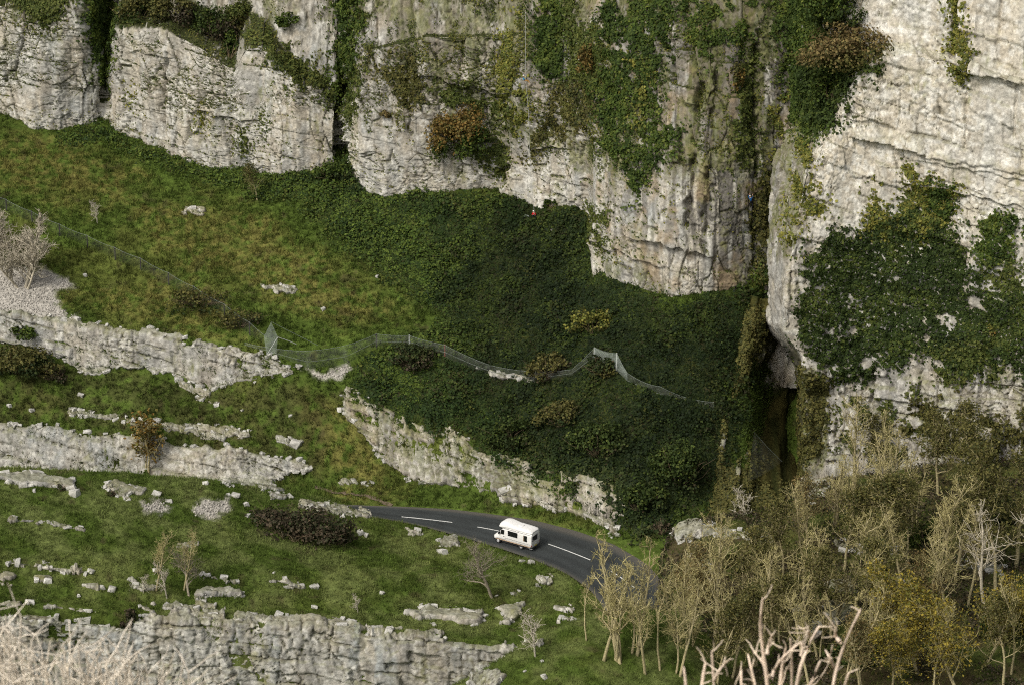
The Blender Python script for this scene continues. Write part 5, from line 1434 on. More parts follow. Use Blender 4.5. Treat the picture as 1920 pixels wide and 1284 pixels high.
# scree stones
P, N, px, py = sample(['hillside', NH], 18, (-60, 480, 700, 980), lambda px, py, P, N: bare(px, py))
n = len(P)
T = RNG.normal(size=(n, 6, 3)); T = T / np.linalg.norm(T, axis=2, keepdims=True) * (0.05 + 0.13 * RNG.random((n, 1, 1)) ** 2)
octa = np.array([(0, 1, 2), (0, 2, 3), (0, 3, 4), (0, 4, 1), (5, 2, 1), (5, 3, 2), (5, 4, 3), (5, 1, 4)])
base = np.array([(0, 0, 1), (1, 0, 0), (0, 1, 0), (-1, 0, 0), (0, -1, 0), (0, 0, -1)], float)
V = P[:, None] + base[None] * (0.05 + 0.16 * RNG.random((n, 1, 1)) ** 2) + 0.3 * T + np.array([0, 0, 0.03])
f = (octa[None] + 6 * np.arange(n)[:, None, None]).reshape(-1, 3)
o = link('gravel', np_mesh('gravel', V.reshape(-1, 3), f, 3, np.repeat(SCREE * (0.7 + 0.6 * RNG.random((n, 1))), 6, 0)), M_ROCK)
tag(o, 'loose grey scree stones on the slope and turf', 'gravel', None, 'stuff')

# ------------------------------------------------------------------ trees
T_SLIM = tree_meshes(1, 11, 0.19, limbs=12, first=0.28, spread=0.72, up=0.14, subs=4, twigs=4, fine=2)
T_FORK = tree_meshes(2, 10, 0.16, stems=2, limbs=9, first=0.28, spread=0.72, up=0.16, subs=4, twigs=3, fine=2)
T_WIDE = tree_meshes(3, 8, 0.22, limbs=13, first=0.22, spread=0.95, up=0.10, subs=5, twigs=4, fine=2, twr=0.022, bark=(0.30, 0.26, 0.19), twig=(0.27, 0.24, 0.17))
T_MULTI = tree_meshes(4, 9.5, 0.14, stems=5, limbs=7, first=0.3, spread=0.62, up=0.18, subs=3, twigs=3, fine=2)
T_OLIVE = tree_meshes(5, 11, 0.18, limbs=13, first=0.25, spread=0.8, up=0.14, subs=4, twigs=4, fine=1, leaf='olive', nleaf=2200, leafsize=0.24)
T_YEL = tree_meshes(6, 12, 0.19, limbs=18, first=0.12, spread=0.8, up=0.12, subs=6, twigs=5, fine=1, leaf='gold', nleaf=3600, leafsize=0.24, twr=0.022)
T_SMALL = tree_meshes(7, 3.6, 0.08, limbs=10, first=0.25, spread=0.9, up=0.05, subs=4, twigs=3, fine=1, twr=0.022, bark=(0.46, 0.42, 0.33), twig=(0.46, 0.42, 0.32))
T_DEAD = tree_meshes(8, 11, 0.19, limbs=9, first=0.4, spread=0.8, up=0.05, subs=5, twigs=3, fine=0, bark=(0.48, 0.43, 0.33), twig=(0.46, 0.41, 0.31))
T_GOLD = tree_meshes(9, 5.5, 0.10, stems=2, limbs=9, first=0.3, spread=0.7, up=0.15, subs=4, twigs=4, fine=0, leaf='orange', nleaf=900, leafsize=0.22, twr=0.018)
T_BUSHY = tree_meshes(10, 5, 0.12, stems=4, limbs=11, first=0.15, spread=0.9, up=0.12, subs=5, twigs=4, fine=1, bark=(0.48, 0.43, 0.33), twig=(0.48, 0.43, 0.33), twr=0.022)
T_THIN = tree_meshes(11, 11, 0.13, limbs=10, first=0.42, spread=0.6, up=0.15, subs=4, twigs=3, fine=2)
T_BROWN = tree_meshes(12, 9, 0.14, stems=2, limbs=11, first=0.2, spread=0.85, up=0.12, subs=4, twigs=4, fine=1, leaf='brown', nleaf=1700, leafsize=0.22)

def tr(meshes, key, px, py, top, label, name='bare_tree', group='bare trees of the wood', tilt=None, native=11.0):
    """foot of the trunk at pixel (px, py), treetop near row top"""
    p = on(key, px, py)
    sc = np.linalg.norm(p - CAM) / F
    hgt = (py - top) * sc / math.cos(math.radians(26))
    return place_tree(meshes, p, 1.12 * hgt / native, random.random() * 6.28, label, name, 'tree', group, tilt or (random.uniform(-.05, .05), random.uniform(-.05, .05)))

WS = 'woodslope'
TREES = [
    (T_MULTI, 'knoll', 1160, 1240, 1035, 'many-stemmed bare tree on the knoll in front of the road bend', 9.5), (T_FORK, 'knoll', 1185, 1225, 1040, 'tall forked bare tree on the knoll covering the road edge', 10),
    (T_SLIM, 'knoll', 1130, 1238, 1070, 'bare tree leaning over the left rim of the knoll', 11), (T_SLIM, 'knoll', 1212, 1262, 1110, 'straight bare tree at the front of the knoll clump', 11),
    (T_THIN, 'knoll', 1237, 1255, 1100, 'thin bare tree right of the knoll clump', 11), (T_FORK, 'knoll', 1268, 1262, 1110, 'slender olive-twigged tree at the right end of the knoll', 10),
    (T_SMALL, 'knoll', 1005, 1230, 1145, 'short crooked bare tree alone on the knoll rim', 3.6), (T_THIN, 'knoll', 1100, 1200, 1090, 'little bare tree behind the knoll rim beside the road', 11),
    (T_WIDE, NH, 925, 1118, 1018, 'wide grey bare tree on the bank below the camper van', 8), (T_SLIM, NH, 294, 1106, 1000, 'bare tree with a pale trunk on the terraces, first of the pair', 11),
    (T_SLIM, NH, 345, 1106, 1008, 'bare tree with a pale trunk on the terraces, second of the pair', 11), (T_WIDE, NH, 356, 1118, 1042, 'grey dead tree beside the paired bare trees', 8), (T_SMALL, NH, 312, 1122, 1060, 'small forked bush-tree between the paired trees', 3.6),
    (T_SMALL, NH, 672, 1150, 1115, 'faint brown sapling above the bottom cliff', 3.6), (T_SMALL, NH, 267, 1112, 1080, 'leafless sapling just left of the paired trees', 3.6),
    (T_GOLD, 'hillside', 272, 895, 785, 'golden-leaved young tree in front of the lower limestone band', 5.5), (T_BUSHY, 'hillside', 40, 540, 428, 'pale leafless bush-tree on the scree at the left edge', 5),
    (T_BUSHY, 'hillside', 8, 500, 398, 'pale leafless tree cut by the left picture edge above the scree', 5), (T_SMALL, 'hillside', 182, 418, 380, 'tiny white bare tree alone on the brown slope', 3.6), (T_OLIVE, 'hillside', 483, 376, 318, 'small olive tree at the foot of the left cliff', 11),
    (T_SMALL, 'cliff', 335, 45, 5, 'pale dead branch sticking out of the clifftop thicket', 3.6), (T_SMALL, 'buttress', 1610, 40, -20, 'pale bare stems rising from the bushes at the top of the picture', 3.6), (T_SMALL, 'buttress', 1578, 95, 50, 'pale crooked branch poking out of the brown-topped bush', 3.6),
    (T_OLIVE, WS, 1622, 1085, 900, 'tall olive-twigged tree in front of the pale buttress foot', 11), (T_SLIM, WS, 1622, 1140, 960, 'leaning pale-trunked tree in the middle of the wood', 11), (T_FORK, WS, 1545, 1150, 1000, 'bare forked tree left of the rock ledge in the wood', 10),
    (T_SLIM, WS, 1490, 1180, 1010, 'bare tree with upswept twigs above the mossy rock', 11), (T_SLIM, WS, 1340, 1200, 1000, 'pale spreading bare tree in front of the grass-topped ledge', 11), (T_FORK, WS, 1390, 1170, 1020, 'twiggy bare tree right of the spreading one', 10),
    (T_OLIVE, WS, 1440, 1150, 1000, 'olive-leaved slender tree under the grass-topped ledge', 11), (T_MULTI, WS, 1570, 985, 850, 'many-stemmed tree at the foot of the buttress corner', 9.5), (T_SLIM, WS, 1670, 965, 830, 'bare tree standing against the pale buttress foot', 11),
    (T_FORK, WS, 1720, 985, 850, 'forked bare tree beside the dark holly bush', 10), (T_OLIVE, WS, 1790, 1080, 880, 'forked olive tree with a thick trunk in the upper wood', 11), (T_SLIM, WS, 1745, 1105, 900, 'tall straight pale trunk tree in the upper wood', 11),
    (T_SLIM, WS, 1698, 1128, 980, 'upright forked tree beside the blocky rock step', 11), (T_THIN, WS, 1757, 1120, 960, 'thin pale trunk right of the tall straight one', 11), (T_DEAD, WS, 1865, 1180, 980, 'dead silver tree with twisted arms at the right edge', 11),
    (T_DEAD, WS, 1900, 1180, 930, 'tall dead trunk at the right picture edge', 11), (T_OLIVE, WS, 1850, 1000, 830, 'leafy olive tree under the right end of the ivy curtain', 11), (T_OLIVE, WS, 1905, 1060, 860, 'olive tree cut by the right picture edge', 11),
    (T_OLIVE, WS, 1650, 900, 800, 'small olive tree close under the buttress', 11), (T_YEL, WS, 1725, 1262, 1095, 'yellow-leaved tree low in the wood', 12), (T_YEL, WS, 1800, 1300, 1120, 'broad yellow-green tree at the bottom of the wood', 12),
    (T_YEL, WS, 1675, 1290, 1150, 'smaller yellow tree left of the broad one', 12), (T_THIN, WS, 1895, 1262, 1100, 'thin leaning trunk at the lower right edge', 11), (T_THIN, WS, 1750, 1300, 1150, 'slim pale stem in front of the yellow trees', 11),
    (T_FORK, WS, 1590, 1260, 1100, 'bare tree right of the antler twigs', 10), (T_SLIM, WS, 1520, 1290, 1140, 'bare tree rising directly behind the antler twigs', 11), (T_OLIVE, WS, 1375, 1270, 1120, 'olive-twigged tree low in the wood left of the antler twigs', 11),
    (T_FORK, WS, 1300, 1262, 1090, 'bare forked tree at the lower left edge of the wood', 10), (T_MULTI, WS, 1320, 1150, 1020, 'bushy many-stemmed tree by the road bend', 9.5), (T_BROWN, WS, 1290, 1180, 1050, 'brownish leafy tree at the wood edge next to the road end', 9),
    (T_MULTI, WS, 1450, 1060, 950, 'low bare thicket tree behind the grass-topped ledge', 9.5), (T_SLIM, WS, 1510, 1080, 930, 'bare tree with a wide fan of twigs above the ledge', 11), (T_OLIVE, WS, 1580, 1070, 920, 'twiggy olive tree above the long pale rock step', 11),
    (T_FORK, WS, 1640, 1020, 890, 'bare forked tree up the slope behind the long rock step', 10), (T_MULTI, WS, 1830, 1090, 960, 'thin clump of stems in the dark part of the wood', 9.5), (T_OLIVE, WS, 1700, 1060, 930, 'dull olive tree between two pale trunks', 11),
    (T_MULTI, WS, 1420, 1250, 1130, 'low tangled tree at the bottom of the wood', 9.5), (T_OLIVE, WS, 1480, 1240, 1110, 'tangled olive tree behind the antler twigs', 11), (T_MULTI, WS, 1640, 1230, 1120, 'small tangled tree left of the yellow trees', 9.5),
    (T_OLIVE, WS, 1880, 1290, 1150, 'dull leafy tree in the bottom right corner', 11), (T_SMALL, 'hillside', 1395, 985, 915, 'small pale sapling at the mouth of the gully', 3.6), (T_MULTI, WS, 1345, 1075, 985, 'bleached shrub-tree on top of the white ledge', 9.5),
    (T_BROWN, WS, 1520, 1010, 900, 'brown twiggy tree below the buttress corner', 9),
    (T_OLIVE, WS, 1470, 1100, 970, 'olive tree right of the white ledge', 11), (T_SLIM, WS, 1600, 920, 770, 'tall bare tree reaching up over the pale buttress foot', 11), (T_FORK, WS, 1650, 945, 800, 'forked bare tree overlapping the buttress foot', 10), (T_OLIVE, WS, 1760, 930, 790, 'olive tree in the row under the buttress', 11),
    (T_OLIVE, WS, 1830, 920, 780, 'second olive tree in the row under the buttress, nearer the picture edge', 11), (T_BROWN, WS, 1720, 1180, 1060, 'brown tree behind the yellow trees', 9), (T_OLIVE, WS, 1560, 1200, 1060, 'olive tree in the lower middle of the wood', 11), (T_SLIM, WS, 1430, 1210, 1060, 'pale bare tree in the lower wood above the antler twigs', 11),
    (T_OLIVE, WS, 1340, 1300, 1150, 'olive tree at the bottom edge left of the antler twigs', 11), (T_BROWN, WS, 1620, 1300, 1170, 'brown tree at the bottom edge right of the antler twigs', 9), (T_OLIVE, WS, 1930, 960, 820, 'leafy tree half cut by the right edge under the ivy curtain', 11), (T_MULTI, WS, 1570, 1160, 1050, 'thin-stemmed clump beside the pale rock wall in the wood', 9.5),
    (T_SLIM, WS, 1278, 1225, 1070, 'bare tree between the knoll clump and the wood', 11), (T_MULTI, WS, 1365, 1225, 1080, 'many-stemmed tree in the left part of the lower wood', 9.5), (T_FORK, WS, 1460, 1205, 1030, 'tall forked tree left of the mossy rock face', 10),
    (T_SLIM, WS, 1410, 1120, 985, 'fine-twigged tree right behind the white ledge end', 11), (T_FORK, WS, 1680, 1215, 1050, 'forked tree standing behind the smaller yellow tree', 10), (T_SLIM, WS, 1780, 1180, 1010, 'bare tree above the broad yellow-green tree', 11),
    (T_OLIVE, WS, 1870, 1110, 930, 'olive tree between the two dead trunks', 11), (T_FORK, WS, 1535, 1240, 1090, 'forked tree just right of the antler twigs', 10), (T_SLIM, WS, 1590, 1020, 860, 'slender tree in front of the buttress corner', 11),
    (T_THIN, WS, 1815, 1140, 960, 'thin tree in the dark part of the wood', 11), (T_OLIVE, WS, 1630, 1180, 1020, 'olive tree beside the leaning pale trunk', 11), (T_YEL, WS, 1850, 1240, 1080, 'yellow-green tree behind the broad yellow one', 12),
]
for t in TREES:
    me, key, x, y, top, lab, nat = t
    tr(me, key, x, y, top, lab, native=nat, group='trees of the gorge', name='leafy_tree' if me in (T_OLIVE, T_YEL, T_GOLD, T_BROWN) else 'bare_tree')

# ------------------------------------------------------------------ rockfall netting
def net_mat(name, col, lo, hi):
    m = bpy.data.materials.new(name); m.use_nodes = True
    nt = m.node_tree; N = nt.nodes.new; L = nt.links.new
    b = nt.nodes['Principled BSDF']; b.inputs['Base Color'].default_value = (*col, 1); b.inputs['Roughness'].default_value = 0.6
    tr_ = N('ShaderNodeBsdfTransparent'); mx = N('ShaderNodeMixShader')
    tc = N('ShaderNodeTexCoord'); n = N('ShaderNodeTexNoise'); n.inputs['Scale'].default_value = 1.3; n.inputs['Detail'].default_value = 2
    mr = N('ShaderNodeMapRange'); mr.inputs['From Min'].default_value = 0.3; mr.inputs['From Max'].default_value = 0.7; mr.inputs['To Min'].default_value = lo; mr.inputs['To Max'].default_value = hi
    L(tc.outputs['Object'], n.inputs['Vector']); L(n.outputs['Fac'], mr.inputs['Value']); L(mr.outputs[0], mx.inputs[0])
    L(tr_.outputs[0], mx.inputs[1]); L(b.outputs[0], mx.inputs[2]); L(mx.outputs[0], nt.nodes['Material Output'].inputs['Surface'])
    return m
M_NET = net_mat('wire_netting', (0.27, 0.29, 0.24), 0.05, 0.15)
M_NETP = net_mat('bright_netting', (0.46, 0.52, 0.46), 0.15, 0.36)
M_NETD = net_mat('dull_netting', (0.12, 0.13, 0.10), 0.05, 0.14)
M_POSTD = plain('weathered_post', (0.035, 0.03, 0.028), 0.8, 0.3)
M_POSTP = plain('galvanised_post', (0.46, 0.48, 0.44), 0.5, 0.5)
M_POSTR = plain('rusty_post', (0.16, 0.045, 0.03), 0.8, 0.3)
M_CABLE = plain('steel_cable', (0.19, 0.22, 0.19), 0.5, 0.5)

def tube_obj(name, pts, r, mat, parent=None, sides=5):
    pts = np.asarray(pts, float)
    V, f = tubes([pts], [np.full(len(pts), r)], sides)
    me = np_mesh(name, V, f, 4, None, True)
    return link(name, me, mat, parent)

def post(p, h, mat, root, lean=(0, 0)):
    """round post with a base plate and a cap"""
    d = unit(np.array([lean[0], lean[1], 1.0]))
    bm = bmesh.new()
    bmesh.ops.create_cone(bm, cap_ends=True, segments=8, radius1=0.09, radius2=0.08, depth=h, matrix=Matrix.Translation((0, 0, h / 2)))
    bmesh.ops.create_cone(bm, cap_ends=True, segments=8, radius1=0.16, radius2=0.14, depth=0.06, matrix=Matrix.Translation((0, 0, 0.03)))
    bmesh.ops.create_cone(bm, cap_ends=True, segments=8, radius1=0.085, radius2=0.03, depth=0.08, matrix=Matrix.Translation((0, 0, h + 0.03)))
    me = bpy.data.meshes.new('post'); bm.to_mesh(me); bm.free()
    o = link('post', me, mat, root)
    o.location = p; o.rotation_euler = Vector(d).to_track_quat('Z', 'Y').to_euler()
    return o

def fence(label, pts, mat_net, sag=0.25, cables=(1.0,), slack=0.0):
    base = np.array([on('hillside', x, y) for x, y, *_ in pts])
    root = empty('netting_fence', base[len(base) // 2]); tag(root, label, 'fence')
    o0 = np.array(root.location)
    tops = base + np.array([[0, 0, p[2]] for p in pts])
    for b, p in zip(base, pts):
        if p[3] is not None: post(b - o0 - np.array([0, 0, 0.15]), p[2] + 0.15, p[3], root)
    B, T = [], []
    for i in range(len(pts) - 1):
        t = np.linspace(0, 1, 13)[:, None]
        s = 4 * t * (1 - t)
        B.append(base[i] * (1 - t) + base[i + 1] * t); tp = tops[i] * (1 - t) + tops[i + 1] * t
        tp[:, 2] -= sag * s[:, 0] * np.linalg.norm(base[i + 1] - base[i]) / 6
        T.append(tp)
    B = np.concatenate(B) - o0; T = np.concatenate(T) - o0
    k = 6
    t = np.linspace(0, 1, k)[:, None, None]
    G = B[None] * (1 - t) + T[None] * t
    G[..., 1] -= (0.25 + slack) * np.sin(t[..., 0] * math.pi) + 0.08 * fbm(G[..., 0] / 1.0, G[..., 2] / 0.7, None, 2, 3)
    link('net', np_mesh('net', G.reshape(-1, 3), grid_faces(G.shape[1], k), 4, None, True), mat_net, root)
    for c in cables:
        tube_obj('cable', B * (1 - c) + T * c + np.array([0, -0.1, 0]), 0.02, M_CABLE, root)
    return root
D_, P_, R_ = M_POSTD, M_POSTP, M_POSTR
fence('dull netting fence on dark posts running down the brown slope', [(-40, 372, 1.8, D_), (14, 395, 1.8, D_), (62, 418, 1.9, D_), (115, 443, 1.9, D_), (166, 465, 1.9, D_), (218, 489, 1.9, D_), (263, 507, 1.9, D_), (316, 534, 1.9, D_), (366, 561, 1.9, D_), (420, 592, 1.9, D_), (467, 628, 2.0, D_), (500, 650, 1.6, None)], M_NETD, 0.2, (1.0,))
fence('sagging wire net hung between dark, pale and red posts across the slope', [(460, 648, 0.5, None), (508, 664, 1.0, None), (580, 694, 2.9, None), (650, 686, 2.9, None), (707, 652, 1.9, D_), (769, 650, 1.7, P_), (837, 670, 1.9, R_), (920, 702, 1.6, None), (1000, 717, 1.6, None), (1070, 703, 1.0, None), (1115, 680, 2.1, P_)], M_NET, 0.15, (1.0, 0.45))
fence('pale peaked net panel between two galvanised posts', [(1115, 681, 2.2, None), (1157, 692, 2.5, P_), (1178, 716, 1.2, None)], M_NETP, 0.3, (1.0,))
fence('loose wire net trailing down into the dark gully', [(1178, 716, 1.2, None), (1240, 742, 1.2, None), (1340, 770, 1.2, None)], M_NET, 0.4, (1.0, 0.1))
# the upright corner panel: a diamond of bright netting on a leaning strut
cb = on('hillside', 508, 664); root = empty('corner_net', cb); tag(root, 'tall bright diamond of netting standing at the fence corner', 'net')
sc_ = np.linalg.norm(cb - CAM) / F / math.cos(math.radians(21))
q = np.array([[0.3, 0, 60 * sc_], [-0.75, -0.2, 34 * sc_], [-0.45, -0.3, 0], [0.9, -0.3, 0.2], [1.15, -0.1, 32 * sc_]])
u = np.linspace(0, 1, 7)[:, None]
rows_ = [q[0] * (1 - k) + (q[1] * (1 - u) + q[4] * u) * k for k in (0.02, 0.35, 0.7, 1.0)] + [(q[1] * (1 - u) + q[4] * u) * (1 - k) + (q[2] * (1 - u) + q[3] * u) * k for k in (0.35, 0.7, 1.0)]
G = np.stack(rows_)
link('net', np_mesh('net', G.reshape(-1, 3), grid_faces(7, 7), 4, None, True), M_NETP, root)
tube_obj('strut', [q[4], (q[4] + q[2]) / 2, q[2]], 0.05, M_POSTP, root); tube_obj('strut', [q[4], q[4] + np.array([1.4, 0.6, -0.75]), q[4] + np.array([2.4, 1.0, -1.4])], 0.045, M_POSTP, root)
tube_obj('cable', [q[0], q[0] + np.array([3.2, .5, -2.0]), q[0] + np.array([6.2, .5, -3.6])], 0.024, M_CABLE, root)
# net draped over the rib in the gully
root = empty('draped_net', on('gully', 1425, 850)); tag(root, 'pale netting draped over the rock rib at the gully foot', 'net')
o0 = np.array(root.location); ga = [on('gully', x, y) + np.array([0, -1.3, 0.6]) - o0 for x, y in [(1412, 808), (1412, 850), (1400, 905), (1466, 866), (1440, 885)]]
t = np.linspace(0, 1, 8)[:, None]
G = np.stack([(ga[0] * (1 - t) + ga[2] * t) * (1 - k) + (ga[0] * (1 - t) + ga[3] * t) * k - np.array([0, 0.5, 0]) * math.sin(k * 3.1) for k in np.linspace(0, 1, 7)])
link('net', np_mesh('net', G.reshape(-1, 3), grid_faces(8, 7), 4, None, True), M_NET, root)
tube_obj('cable', [ga[0], (ga[0] + ga[3]) / 2 + np.array([0, 0, -.15]), ga[3]], 0.03, M_CABLE, root)

# ------------------------------------------------------------------ camper van
WHITE = plain('van_paint', (0.80, 0.79, 0.75), 0.32, 0.5, nscale=2.5, var=0.04, coat=0.3)
GRP = plain('van_roof_paint', (0.82, 0.81, 0.78), 0.45, 0.45, nscale=3, var=0.04)
GLASS = plain('dark_window', (0.012, 0.013, 0.014), 0.08, 0.6, nscale=3, var=0.2)
RUBBER = plain('tyre_rubber', (0.018, 0.018, 0.018), 0.9, 0.2)
TRIMD = plain('dark_trim', (0.03, 0.03, 0.03), 0.6, 0.4)
HUB = plain('hubcap', (0.62, 0.62, 0.62), 0.4, 0.5, metal=0.3)
STRIPE = plain('tan_stripe', (0.50, 0.36, 0.24), 0.5, 0.4)
RED = plain('tail_lens', (0.25, 0.01, 0.01), 0.2, 0.5)
AMBER = plain('lamp_lens', (0.6, 0.6, 0.55), 0.15, 0.6)
BROWNW = plain('window_blind', (0.20, 0.13, 0.07), 0.4, 0.5)

def loft_x(sections, n=20, p=5.0):
    """body from rounded sections along x: (x, half width bottom, half width top, z bottom, z top)"""
    V, f = [], []
    for (x, wb, wt, zb, zt) in sections:
        for i in range(n):
            a = 2 * math.pi * (i + 0.5) / n
            c, s = math.cos(a), math.sin(a)
            u = math.copysign(abs(c) ** (2 / p), c); v = math.copysign(abs(s) ** (2 / p), s)
            w = wb + (wt - wb) * (v * 0.5 + 0.5)
            V.append((x, u * w, (zb + zt) / 2 + v * (zt - zb) / 2))
    m = len(sections)
    for k in range(m - 1):
        for i in range(n):
            j = (i + 1) % n
            f.append((k * n + i, k * n + j, (k + 1) * n + j, (k + 1) * n + i))
    me = bpy.data.meshes.new('body')
    me.from_pydata(V, [], f + [tuple(range(n))[::-1], tuple(range((m - 1) * n, m * n))])
    bm = bmesh.new(); bm.from_mesh(me); bmesh.ops.recalc_face_normals(bm, faces=bm.faces); bm.to_mesh(me); bm.free()
    me.polygons.foreach_set('use_smooth', np.ones(len(me.polygons), bool))
    me.set_sharp_from_angle(angle=math.radians(40))
    return me

def prism(name, pts, thick_, mat, parent, axis='y', at_=0.0, bevel=0.0):
    """outline of (a, b) points given thickness; axis y: outline in x,z; axis x: outline in y,z"""
    bm = bmesh.new()
    def P3(a, b, d): return (a, at_ + d, b) if axis == 'y' else (at_ + d, a, b)
    v0 = [bm.verts.new(P3(a, b, -thick_ / 2)) for a, b in pts]; v1 = [bm.verts.new(P3(a, b, thick_ / 2)) for a, b in pts]
    bm.faces.new(v0); bm.faces.new(v1[::-1])
    for i in range(len(pts)):
        j = (i + 1) % len(pts); bm.faces.new((v0[i], v0[j], v1[j], v1[i]))
    bmesh.ops.recalc_face_normals(bm, faces=bm.faces)
    if bevel: bmesh.ops.bevel(bm, geom=list(bm.edges), offset=bevel, segments=2, affect='EDGES', clamp_overlap=True)
    me = bpy.data.meshes.new(name); bm.to_mesh(me); bm.free()
    return link(name, me, mat, parent)

def rect(a0, b0, a1, b1): return [(a0, b0), (a1, b0), (a1, b1), (a0, b1)]

fp = flat_pt(968, 1019, 0.1)
van = empty('camper_van', fp)
van.rotation_euler = (0, 0, math.atan2(0.545, -0.839))
tag(van, 'white high-roofed camper van driving along the road bend', 'van')
S = [(-2.92, 0.93, 0.90, 0.62, 2.30), (-2.86, 1.03, 0.98, 0.50, 2.44), (-2.6, 1.06, 1.03, 0.42, 2.50), (0.7, 1.06, 1.03, 0.42, 2.52), (1.05, 1.04, 1.0, 0.42, 2.5), (1.12, 0.98, 0.90, 0.42, 2.42)]
body = link('body', loft_x(S), WHITE, van)
S = [(1.0, 1.0, 0.90, 0.40, 2.28), (1.5, 1.0, 0.86, 0.40, 2.20), (1.75, 1.0, 0.84, 0.40, 2.0), (2.25, 0.98, 0.86, 0.40, 1.42), (2.5, 0.97, 0.86, 0.40, 1.22), (2.72, 0.93, 0.82, 0.42, 1.02), (2.82, 0.86, 0.76, 0.46, 0.84)]
cab = link('cab', loft_x(S, 20, 4.0), WHITE, van)
S = [(-2.88, 0.90, 0.70, 2.36, 2.58), (-2.7, 1.04, 0.86, 2.32, 2.74), (-2.0, 1.06, 0.88, 2.32, 2.80), (-0.2, 1.06, 0.88, 2.32, 2.84), (0.5, 1.06, 0.86, 2.28, 3.0), (1.1, 1.06, 0.84, 2.2, 3.08), (1.6, 1.03, 0.78, 2.14, 3.0), (1.95, 0.95, 0.66, 2.14, 2.76), (2.12, 0.80, 0.5, 2.2, 2.5)]
roof = link('roof', loft_x(S, 22, 3.6), GRP, van)
prism('roof_hatch', rect(-0.25, -0.3, 0.35, 0.3), 0.06, GRP, roof, 'y').matrix_local = Matrix.Translation((-0.9, 0, 2.86)) @ Matrix.Rotation(math.pi / 2, 4, 'X')
for s in (1, -1):
    y = s * 1.058
    prism('side_window', rect(-0.84, 1.42, 0.60, 2.12), 0.05, GLASS, van, 'y', y * 0.992, 0.012)
    wq = prism('rear_side_window', rect(-2.28, 1.26, -1.72, 2.06), 0.05, GLASS, van, 'y', y * 0.992, 0.012)
    prism('blind', rect(-1.86, 1.28, -1.74, 2.04), 0.02, BROWNW, wq, 'y', y * 0.992 + s * 0.022)
    prism('cab_window', [(1.22, 1.36), (1.72, 1.36), (1.72, 1.88), (1.62, 1.98), (1.22, 2.0)], 0.05, GLASS, van, 'y', s * 0.925, 0.01)
    prism('quarter_window', [(1.78, 1.36), (2.18, 1.36), (1.84, 1.74)], 0.05, GLASS, van, 'y', s * 0.93, 0.01)
    prism('stripe', rect(-2.75, 0.60, 2.4, 0.70), 0.014, STRIPE, van, 'y', y * 1.002)
    prism('trim_line', rect(-2.8, 0.98, 1.0, 1.005), 0.014, TRIMD, van, 'y', y * 1.002)
    prism('roof_seam', rect(-2.7, 2.30, 0.95, 2.33), 0.02, TRIMD, van, 'y', y * 0.998)
    prism('door_handle', rect(1.18, 1.12, 1.32, 1.17), 0.05, TRIMD, van, 'y', s * 1.0)
    m = prism('wing_mirror', rect(1.86, 1.36, 2.0, 1.62), 0.2, TRIMD, van, 'y', s * 1.10, 0.02)
    prism('tail_light', rect(s * 0.84, 0.72, s * 1.0, 0.92), 0.06, RED, van, 'x', -2.89, 0.01)
    prism('headlight', rect(s * 0.52, 0.72, s * 0.82, 0.92), 0.08, AMBER, van, 'x', 2.78, 0.01)
    for x in (2.1, -1.35):
        w = empty('wheel', (x, s * 0.9, 0.33)); w.parent = van
        bm = bmesh.new(); bmesh.ops.create_cone(bm, cap_ends=True, segments=24, radius1=0.33, radius2=0.33, depth=0.22, matrix=Matrix.Rotation(math.pi / 2, 4, 'X'))
        bmesh.ops.bevel(bm, geom=[e for e in bm.edges if len(e.link_faces) == 2 and e.calc_face_angle() > 1], offset=0.05, segments=2, affect='EDGES')
        me = bpy.data.meshes.new('tyre'); bm.to_mesh(me); bm.free(); link('tyre', me, RUBBER, w)
        bm = bmesh.new(); bmesh.ops.create_uvsphere(bm, u_segments=20, v_segments=10, radius=0.215, matrix=Matrix.Diagonal((1, 0.35, 1, 1)))
        me = bpy.data.meshes.new('hubcap'); bm.to_mesh(me); bm.free(); h = link('hubcap', me, HUB, w); h.location = (0, s * 0.085, 0)
        prism('wheel_arch', [(x + 0.42 * math.cos(a), 0.33 + 0.42 * math.sin(a)) for a in np.linspace(0.15, math.pi - 0.15, 12)], 0.02, TRIMD, van, 'y', y * 0.999 if x < 1 else s * 0.998)
prism('windscreen', rect(-0.74, 0, 0.74, 0.82), 0.04, GLASS, van, 'x', 0, 0.01).matrix_local = Matrix.Translation((2.20, 0, 1.50)) @ Matrix.Rotation(-0.72, 4, 'Y')
prism('rear_window', rect(-0.34, 1.36, 0.80, 2.06), 0.05, GLASS, van, 'x', -2.92, 0.012)
prism('rear_panel_line', rect(-0.46, 0.62, -0.44, 2.2), 0.02, TRIMD, van, 'x', -2.915)
prism('rear_bumper', rect(-0.98, 0.40, 0.98, 0.58), 0.16, TRIMD, van, 'x', -2.92, 0.03)
prism('front_bumper', rect(-0.92, 0.36, 0.92, 0.56), 0.2, TRIMD, van, 'x', 2.80, 0.03)
prism('number_plate', rect(-0.26, 0.62, 0.26, 0.73), 0.02, plain('plate', (0.6, 0.5, 0.08), 0.5), van, 'x', -2.945)
prism('chassis', rect(-2.7, 0.2, 2.6, 0.44), 1.5, TRIMD, van, 'y', 0)
prism('exhaust', rect(-2.9, 0.24, -2.3, 0.31), 0.07, HUB, van, 'y', 0.72)

